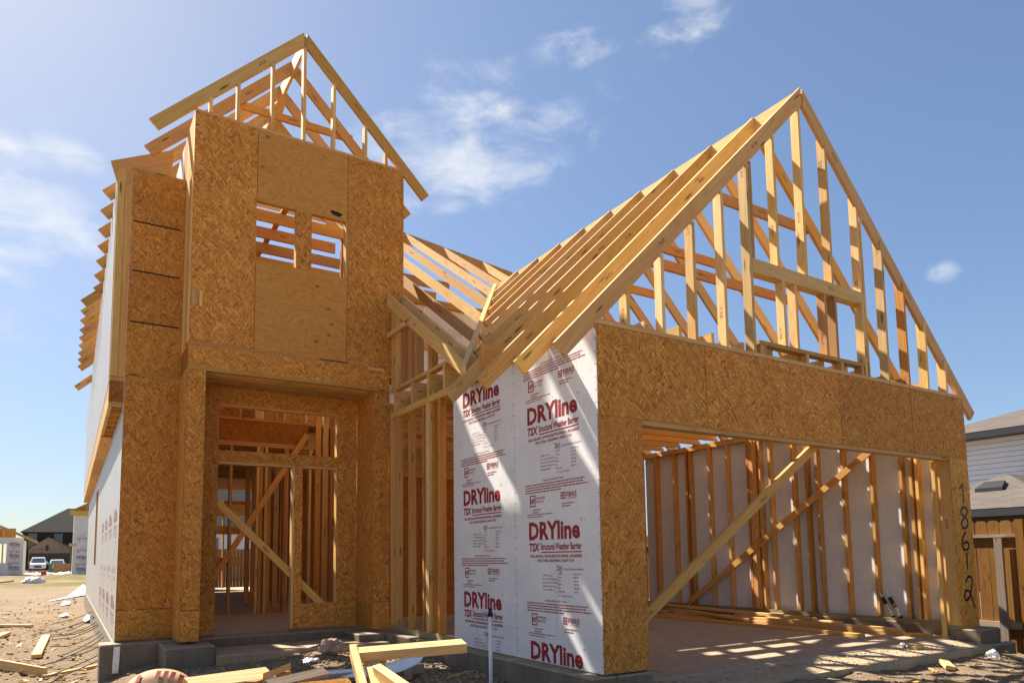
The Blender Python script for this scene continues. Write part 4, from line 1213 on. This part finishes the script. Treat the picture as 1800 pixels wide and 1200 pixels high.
def shingles(name, c=(.135, .112, .095)):
    t = NT(name, .9, .15)
    v = t.coord('UV', False)
    br = t.node('ShaderNodeTexBrick'); t.l.new(v, br.inputs['Vector'])
    br.inputs['Scale'].default_value = 1; br.inputs['Brick Width'].default_value = .32; br.inputs['Row Height'].default_value = .14; br.inputs['Mortar Size'].default_value = .008
    br.inputs['Color1'].default_value = (*[x * .85 for x in c], 1); br.inputs['Color2'].default_value = (*[x * 1.15 for x in c], 1); br.inputs['Mortar'].default_value = (*[x * .6 for x in c], 1)
    n = t.noise(v, 3, 5, .6)
    cc = t.mix(t.rng(n, .3, .7, 0, .4), br.outputs['Color'], tuple(x * .75 for x in c))
    t.bump(br.outputs['Fac'], -.4, .02)
    return t.col(cc)
M['shingle'] = shingles('roof shingles')
M['shingle2'] = shingles('dark roof shingles', (.075, .066, .060))
M['siding'] = plain('white siding', (.74, .74, .735), .5, 0, .03, 3)
M['fascia'] = plain('charcoal fascia', (.035, .035, .038), .5, 0, .1, 3)
M['brick_dark'] = plain('dark brick', (.035, .032, .035), .8, 0, .3, 6)
M['stone'] = plain('tan stone', (.30, .22, .16), .9, 0, .25, 3)
M['door_brown'] = plain('brown garage door', (.085, .06, .05), .6, 0, .06, 3)
t = NT('window glass', .08, .6); M['glass'] = t.col((.10, .12, .13))
M['carwhite'] = plain('white car paint', (.72, .73, .75), .25, 0, .03, 2, .6)
M['rubber'] = plain('tyre rubber', (.015, .015, .015), .8)
M['green'] = plain('green plastic', (.06, .20, .11), .5)

def roof_face(parent, name, pts, mat, thick=.06):
    """sloping roof plane with metre UVs"""
    pts = [Vector(p) for p in pts]
    o = mesh_obj(parent, name, pts, [tuple(range(len(pts)))], mat, False, pts[0])
    x = (pts[1] - pts[0]).normalized(); n = x.cross(pts[-1] - pts[0]).normalized(); yv = n.cross(x)
    uv = o.data.uv_layers.new(name='UVMap')
    for i, p in enumerate(pts): uv.data[i].uv = ((p - pts[0]).dot(x), (p - pts[0]).dot(yv))
    mo = o.modifiers.new('thickness', 'SOLIDIFY'); mo.thickness = thick; mo.offset = -1
    return o
NX = 24.0
nh = empty('neighbour_house', None, (NX, 6, GZ), 'neighbouring white sided house with brown shingle roofs and charcoal fascia', 'house')
ez = 5.08
YF = 10.4
k = 0; z = -.4
while z < ez - .15:
    board(nh, 'siding_board', (NX + .02, -12, z + .09), (NX + .02, YF - .4, z + .09), .166, .018, (.05, 0, 1), 'siding'); z += .18
box(nh, 'shade_backing', (NX + .04, -11.9, GZ), (NX + .4, YF - .5, ez - .02), 'fascia')  # charcoal sheet showing through the gaps stands in for shade under the siding laps
YF = 10.4
roof_face(nh, 'roof', [(NX - .45, YF, ez - .03), (NX - .45, -12.5, ez - .03), (NX + 5.5, -6.5, ez + 2.11), (NX + 5.5, YF - 5.95, ez + 2.11)], 'shingle')
roof_face(nh, 'roof', [(NX + 11.5, YF, ez), (NX - .45, YF, ez - .05), (NX + 5.5, YF - 5.95, ez + 2.09)], 'shingle')
box(nh, 'fascia', (NX - .48, -12.5, ez - .27), (NX - .42, YF, ez - .06), 'fascia')
box(nh, 'soffit', (NX - .415, -12.5, ez - .28), (NX + .01, YF, ez - .24), 'fascia')
LX = 20.3; lz = 2.16
AP = (22.8, 6.75, 3.41)
roof_face(nh, 'porch_roof', [(LX, 9.25, lz), (LX, 4.25, lz), AP], 'shingle')
roof_face(nh, 'porch_roof', [(NX, 9.25, lz), (LX, 9.25, lz), AP, (NX, 6.75, 3.41)], 'shingle')
roof_face(nh, 'porch_roof', [(LX, 4.25, lz), (NX, 4.25, lz), (NX, 6.75, 3.41), AP], 'shingle')
box(nh, 'fascia', (LX - .03, 4.25, lz - .24), (LX + .03, 9.25, lz - .03), 'fascia')
box(nh, 'porch_wall', (LX + .4, 4.6, GZ), (LX + .6, 8.9, lz - .05), 'brick_dark')
box(nh, 'soffit', (LX + .031, 4.25, lz - .25), (LX + .41, 9.25, lz - .2), 'fascia')
rv = [(21.5, 6.35, 2.76), (21.5, 7.15, 2.76), (22.0, 7.1, 3.01), (22.0, 6.4, 3.01), (21.5, 6.35, 2.88), (21.5, 7.15, 2.88), (21.95, 7.05, 3.12), (21.95, 6.45, 3.12)]
mesh_obj(nh, 'roof_vent', rv, [(0, 1, 5, 4), (1, 2, 6, 5), (2, 3, 7, 6), (3, 0, 4, 7), (4, 5, 6, 7), (3, 2, 1, 0)], 'fascia', False, rv[0])
box(nh, 'vent_pipe', (21.7, 7.75, 2.6), (21.78, 7.83, 3.30), 'fascia')

# tree behind the neighbouring roof
def leafy(parent, name, c, rad, n, size, seed, mat):
    rnd = random.Random(seed); V, Fc = [], []
    centres = [Vector((rnd.gauss(0, .5), rnd.gauss(0, .5), rnd.gauss(0, .42))) for _ in range(14)]
    for k in range(n):
        b = rnd.choice(centres); d = Vector((rnd.gauss(0, 1), rnd.gauss(0, 1), rnd.gauss(0, 1))).normalized() * rnd.random() ** .4 * .42
        p = b + d; q = Vector((c[0] + p.x * rad[0], c[1] + p.y * rad[1], c[2] + p.z * rad[2]))
        a = Vector((rnd.gauss(0, 1), rnd.gauss(0, 1), rnd.gauss(0, .6))).normalized() * size; bb = a.cross(Vector((rnd.gauss(0, 1), rnd.gauss(0, 1), rnd.gauss(0, 1)))).normalized() * size * .5
        m0 = len(V); V += [q - a, q + bb, q + a, q - bb]; Fc.append((m0, m0 + 1, m0 + 2, m0 + 3))
    return mesh_obj(parent, name, V, Fc, mat, False, c)
t = NT('tree leaves', .7, .3); r_ = t.noise(t.coord('Object', False), 1.5, 4)
t.b.inputs['Transmission Weight'].default_value = 0
M['leaves'] = t.col(t.mix(t.rng(r_, .3, .7), (.045, .075, .02), (.11, .14, .04)))
M['bark'] = plain('bark', (.10, .07, .045), .9, 0, .3, 5)
def tree(label, base, h, rad, seed, n=2600, size=.16):
    e = empty('leafy_tree', None, base, label, 'tree', 'trees beyond the houses')
    b = Vector(base)
    tube(e, 'trunk', [b - Vector((0, 0, .2)), b + Vector((.1, 0, h * .35)), b + Vector((0, .1, h * .62))], [.22, .16, .06], 'bark', 9)
    for a in range(5):
        an = a * 1.26; tube(e, 'limb', [b + Vector((0, 0, h * (.35 + .04 * a))), b + Vector((math.cos(an) * rad[0] * .6, math.sin(an) * rad[1] * .6, h * .75))], [.08, .02], 'bark', 6)
    leafy(e, 'crown', (b.x, b.y, b.z + h * .78), rad, n, size, seed, 'leaves')
q = CAM + ray(1722, 742) * 40
tree('dark leafy tree showing just above the neighbouring roof', (q.x, q.y, GZ), 8.1, (1.5, 1.5, 1.5), 5)
q = CAM + ray(40, 975) * 160
tree('small dark tree between the framed house and the brown house', (q.x + 1.2, q.y, GZ), 5.6, (1.6, 1.6, 1.7), 8, 1500, .3)

# ------------------------------------------------------------------ houses across the grass
def at(u, v, d): return CAM + ray(u, v) * d
# half framed house, printed boards (gable to the front)
p = at(42, 945, 62)
bx, by = p.x, p.y
fh = empty('far_framed_house', None, (bx - 4, by, GZ), 'distant half framed house in white printed boards with open rafters, at the edge of view', 'house')
for k in range(7):
    x1 = bx - 1.22 * k; x0 = x1 - 1.215
    if k == 1 or k == 2:
        box(fh, 'weather_board', (x0, by, GZ), (x1, by + .02, .9), 'board', 0); box(fh, 'weather_board', (x0, by, 2.55), (x1, by + .02, 3.1), 'board', 0)
        for j in range(3): box(fh, 'stud', (x0 + .1 + .4 * j, by + .03, .6), (x0 + .2 + .4 * j, by + .12, 2.6), 'fir')
    else: box(fh, 'weather_board', (x0, by, GZ), (x1, by + .02, 3.1), 'board', 2)
for j in range(4): box(fh, 'weather_board', (bx - .02, by + .03 + 1.22 * j, GZ), (bx, by + 1.245 + 1.22 * j, 2.9), 'board', 2)
for j in range(10):
    y0 = by - .4
    box(fh, 'gable_stud', (bx - .9 - .62 * j, by + .03, 3.12), (bx - .80 - .62 * j, by + .12, 3.1 + .5 * (.9 + .62 * j) - .2), 'pine')
board(fh, 'rafter', (bx + .9, by - .3, 2.75), (bx - 7.5, by - .3, 6.9), .22, .06, (0, 0, 1), 'pine')
for j in range(6): board(fh, 'rafter', (bx + .9, by + .6 + .8 * j, 2.75), (bx - 7.5, by + .6 + .8 * j, 6.9), .18, .05, (0, 0, 1), 'pine')
osbp(fh, (bx - 7.5, by + .14, 3.1), (bx - .6, by + .16, 3.9), 'osb')
def ff_(x, yy, z): return face_front(x, yy, z)
for z in (.45, 1.48, 2.5):
    o = lay(fh, PRINT, ff_(bx - 1.22, by - .02, z))
# two storey framed house hard by the corner of the main house
p = at(131, 895, 63); bx, by = p.x, p.y
f2 = empty('far_framed_house', None, (bx + 4, by, GZ), 'distant two storey framed house in printed boards showing beside the side wall', 'house')
for k in range(4): box(f2, 'weather_board', (bx + 1.22 * k, by, GZ), (bx + 1.22 * k + 1.215, by + .02, 5.4), 'board', 2)
for k in range(5): box(f2, 'weather_board', (bx, by + .03 + 1.22 * k, GZ), (bx + .02, by + 1.24 + 1.22 * k, 5.4), 'board', 2)
box(f2, 'eave_board', (bx - .35, by - .3, 5.05), (bx + 6, by + .2, 5.45), 'pine'); box(f2, 'eave_stub', (bx - .3, by - .1, 2.3), (bx + .2, by + .3, 2.55), 'pine')
prism(f2, 'gable_sheet', [(bx - .3, by, 5.46), (bx + 6, by, 5.46), (bx + 6, by, 9.0)], (0, .05, 0), 'osb', (1, 0, 0))
for k in range(5): box(f2, 'gable_stud', (bx + .9 + k, by - .1, 5.46), (bx + 1.0 + k, by - .03, 5.5 + .55 * (k + 1)), 'pine')
for i, z in enumerate((.25, 1.3, 2.55, 3.6)):
    o = lay(f2, PRINT if i < 2 else PD, ff_(bx + .1, by - .02, z))
# brown brick house with garage
p = at(88, 935, 100); hx, hy = p.x, p.y
g0 = -.2
bh = empty('brown_house', None, (hx, hy, g0), 'distant two storey brown house with grey roof and wide brown garage door', 'house')
U = 1 / 12.4   # metres per photograph pixel at that distance
X = lambda u: hx + (u - 88) * U
box(bh, 'wall', (X(48), hy + 1, g0), (X(160), hy + 9, 5.35), 'brick_dark')
roof_face(bh, 'roof', [(X(44), hy + .5, 5.2), (X(175), hy + .5, 5.2), (X(150), hy + 5, 8.9), (X(113), hy + 5, 8.9)], 'shingle2')
roof_face(bh, 'roof', [(X(44), hy + 9.5, 5.2), (X(44), hy + .5, 5.21), (X(113), hy + 5, 8.88)], 'shingle2')
for u0, u1, z0, z1 in ((56, 69, 2.6, 5.0), (94, 107, 3.7, 5.0)):
    w = box(bh, 'window', (X(u0), hy + .9, z0), (X(u1), hy + .98, z1), 'grey_wood'); 
    box(w if False else bh, 'window_pane', (X(u0) + .12, hy + .86, z0 + .12), (X(u1) - .12, hy + .89, z1 - .12), 'glass')
box(bh, 'garage_wall', (X(60), hy - 4, g0), (X(128), hy + 1, 2.75), 'stone')
prism(bh, 'gable_wall', [(X(60), hy - 4, 2.76), (X(128), hy - 4, 2.76), (X(87), hy - 4, 4.35)], (0, .3, 0), 'stone', (1, 0, 0))
roof_face(bh, 'garage_roof', [(X(56), hy - 4.5, 2.6), (X(87), hy - 4.5, 4.5), (X(87), hy + 1, 4.5), (X(56), hy + 1, 2.6)], 'shingle2')
roof_face(bh, 'garage_roof', [(X(87), hy - 4.5, 4.5), (X(132), hy - 4.5, 2.3), (X(132), hy + 1, 2.3), (X(87), hy + 1, 4.5)], 'shingle2')
box(bh, 'garage_door', (X(61), hy - 4.08, g0), (X(119), hy - 4.01, 2.15), 'door_brown')
box(bh, 'lantern', (X(84), hy - 4.3, 2.5), (X(88), hy - 4.18, 3.2), 'fascia'); box(bh, 'lantern', (X(122), hy - 4.3, 1.9), (X(124), hy - 4.1, 2.2), 'fascia')

def car(label, c, wdt, ln, h, suv):
    """car seen from the front, heading -Y"""
    e = empty('parked_car', None, c, label, 'car', 'cars parked before the brown house')
    cx, cy, cz = c; hw = wdt / 2
    prof = [(-ln / 2, .35), (-ln / 2, .75), (-ln / 2 + .15, h * .52), (-ln * .22, h * .58), (-ln * .08, h * .97), (0, h), (ln * .32, h * .97), (ln * .46, h * .6), (ln / 2, h * .55), (ln / 2, .35)]
    V = []; n = len(prof)
    for s, kx in ((-1, 1), (1, 1)):
        for y, z in prof: V.append((cx + s * hw * (.82 if z > h * .6 else 1), cy + y, cz + z))
    Fc = [tuple(range(n)), tuple(range(2 * n - 1, n - 1, -1))] + [(i, n + i, n + (i + 1) % n, (i + 1) % n) for i in range(n)]
    body = mesh_obj(e, 'body', V, Fc, 'carwhite', False, c)
    bv = body.modifiers.new('round', 'BEVEL'); bv.width = .06; bv.segments = 2
    y0, z0, y1, z1 = -ln * .22 - .02, h * .60, -ln * .08 - .03, h * .94
    mesh_obj(e, 'windscreen', [(cx - hw * .78, cy + y0 - .01, cz + z0), (cx + hw * .78, cy + y0 - .01, cz + z0), (cx + hw * .70, cy + y1 - .02, cz + z1), (cx - hw * .70, cy + y1 - .02, cz + z1)], [(0, 1, 2, 3)], 'glass', False, c)
    for s in (-1, 1):
        box(e, 'headlight', (cx + s * hw * .62 - .18, cy - ln / 2 - .03, cz + .72), (cx + s * hw * .62 + .18, cy - ln / 2 - .005, cz + .88), 'galv')
        box(e, 'mirror', (cx + s * (hw + .1) - .08, cy - ln * .12, cz + h * .6), (cx + s * (hw + .1) + .08, cy - ln * .12 + .1, cz + h * .68), 'carwhite')
        for yy in (-ln * .31, ln * .31):
            w = tube(e, 'wheel', [(cx + s * (hw - .12), cy + yy, cz + .34), (cx + s * (hw + .02), cy + yy, cz + .34)], .34, 'rubber', 18)
    box(e, 'grille', (cx - hw * .45, cy - ln / 2 - .02, cz + .45), (cx + hw * .45, cy - ln / 2 - .004, cz + .68), 'fascia')
    box(e, 'bumper', (cx - hw * .98, cy - ln / 2 - .06, cz + .3), (cx + hw * .98, cy - ln / 2 - .021, cz + .44), 'carwhite')
p = at(67, 1000, 93); car('white sport utility car facing the lot, parked before the brown house', (p.x, p.y, g0), 1.75, 4.7, 1.78, True)
p = at(100, 1000, 92); car('low white sedan half hidden behind the orange barrier', (p.x, p.y, g0), 1.72, 4.6, 1.45, False)
p = at(110, 1002, 80)
M['ply_orange'] = plain('orange plywood', (.42, .22, .09), .7, 0, .2, 2)
o = box(None, 'site_bin', (p.x - .9, p.y, g0 - .2), (p.x + 1.1, p.y + .8, .75), 'ply_orange'); tag(o, 'orange plywood site bin standing in front of the white sedan', 'bin')
o = box(None, 'green_bin', (p.x - 1.35, p.y + .1, g0 - .2), (p.x - 1.0, p.y + .6, .8), 'green'); tag(o, 'narrow green bin beside the orange site bin', 'bin')
# litter heap at the far edge of the grass
sp = []
for k in range(160):
    q = at(random.uniform(40, 150), 1004 + random.uniform(-3, 4), random.uniform(70, 78)); sp.append((q.x, q.y, random.uniform(.08, .3)))
lumps('rubble', sp, 'paper', 'pale rubble and litter strewn before the distant houses', 'rubble')
# rear fence and yard seen through the house
rf = empty('rear_fence', None, (0, 30, GZ), 'orange brown board fence far behind, seen through the doorway', 'fence')
for k in range(90):
    x = -1.4 + k * .15
    box(rf, 'picket', (x, 30, GZ), (x + .14, 30.02, 1.4 + J(.02)), 'fence', 2)
rh = empty('rear_house', None, (6, 46, GZ), 'grey sided house beyond the rear fence, glimpsed through the doorway', 'house')
box(rh, 'wall', (1.0, 46, GZ), (12, 52, 3.2), 'siding')
roof_face(rh, 'roof', [(.4, 45.4, 3.1), (12.6, 45.4, 3.1), (12.6, 49, 6.2), (.4, 49, 6.2)], 'shingle2')
box(rh, 'window', (3.6, 45.93, 1.0), (5.0, 45.99, 2.4), 'grey_wood'); box(rh, 'window_pane', (3.7, 45.89, 1.1), (4.9, 45.92, 2.3), 'glass')
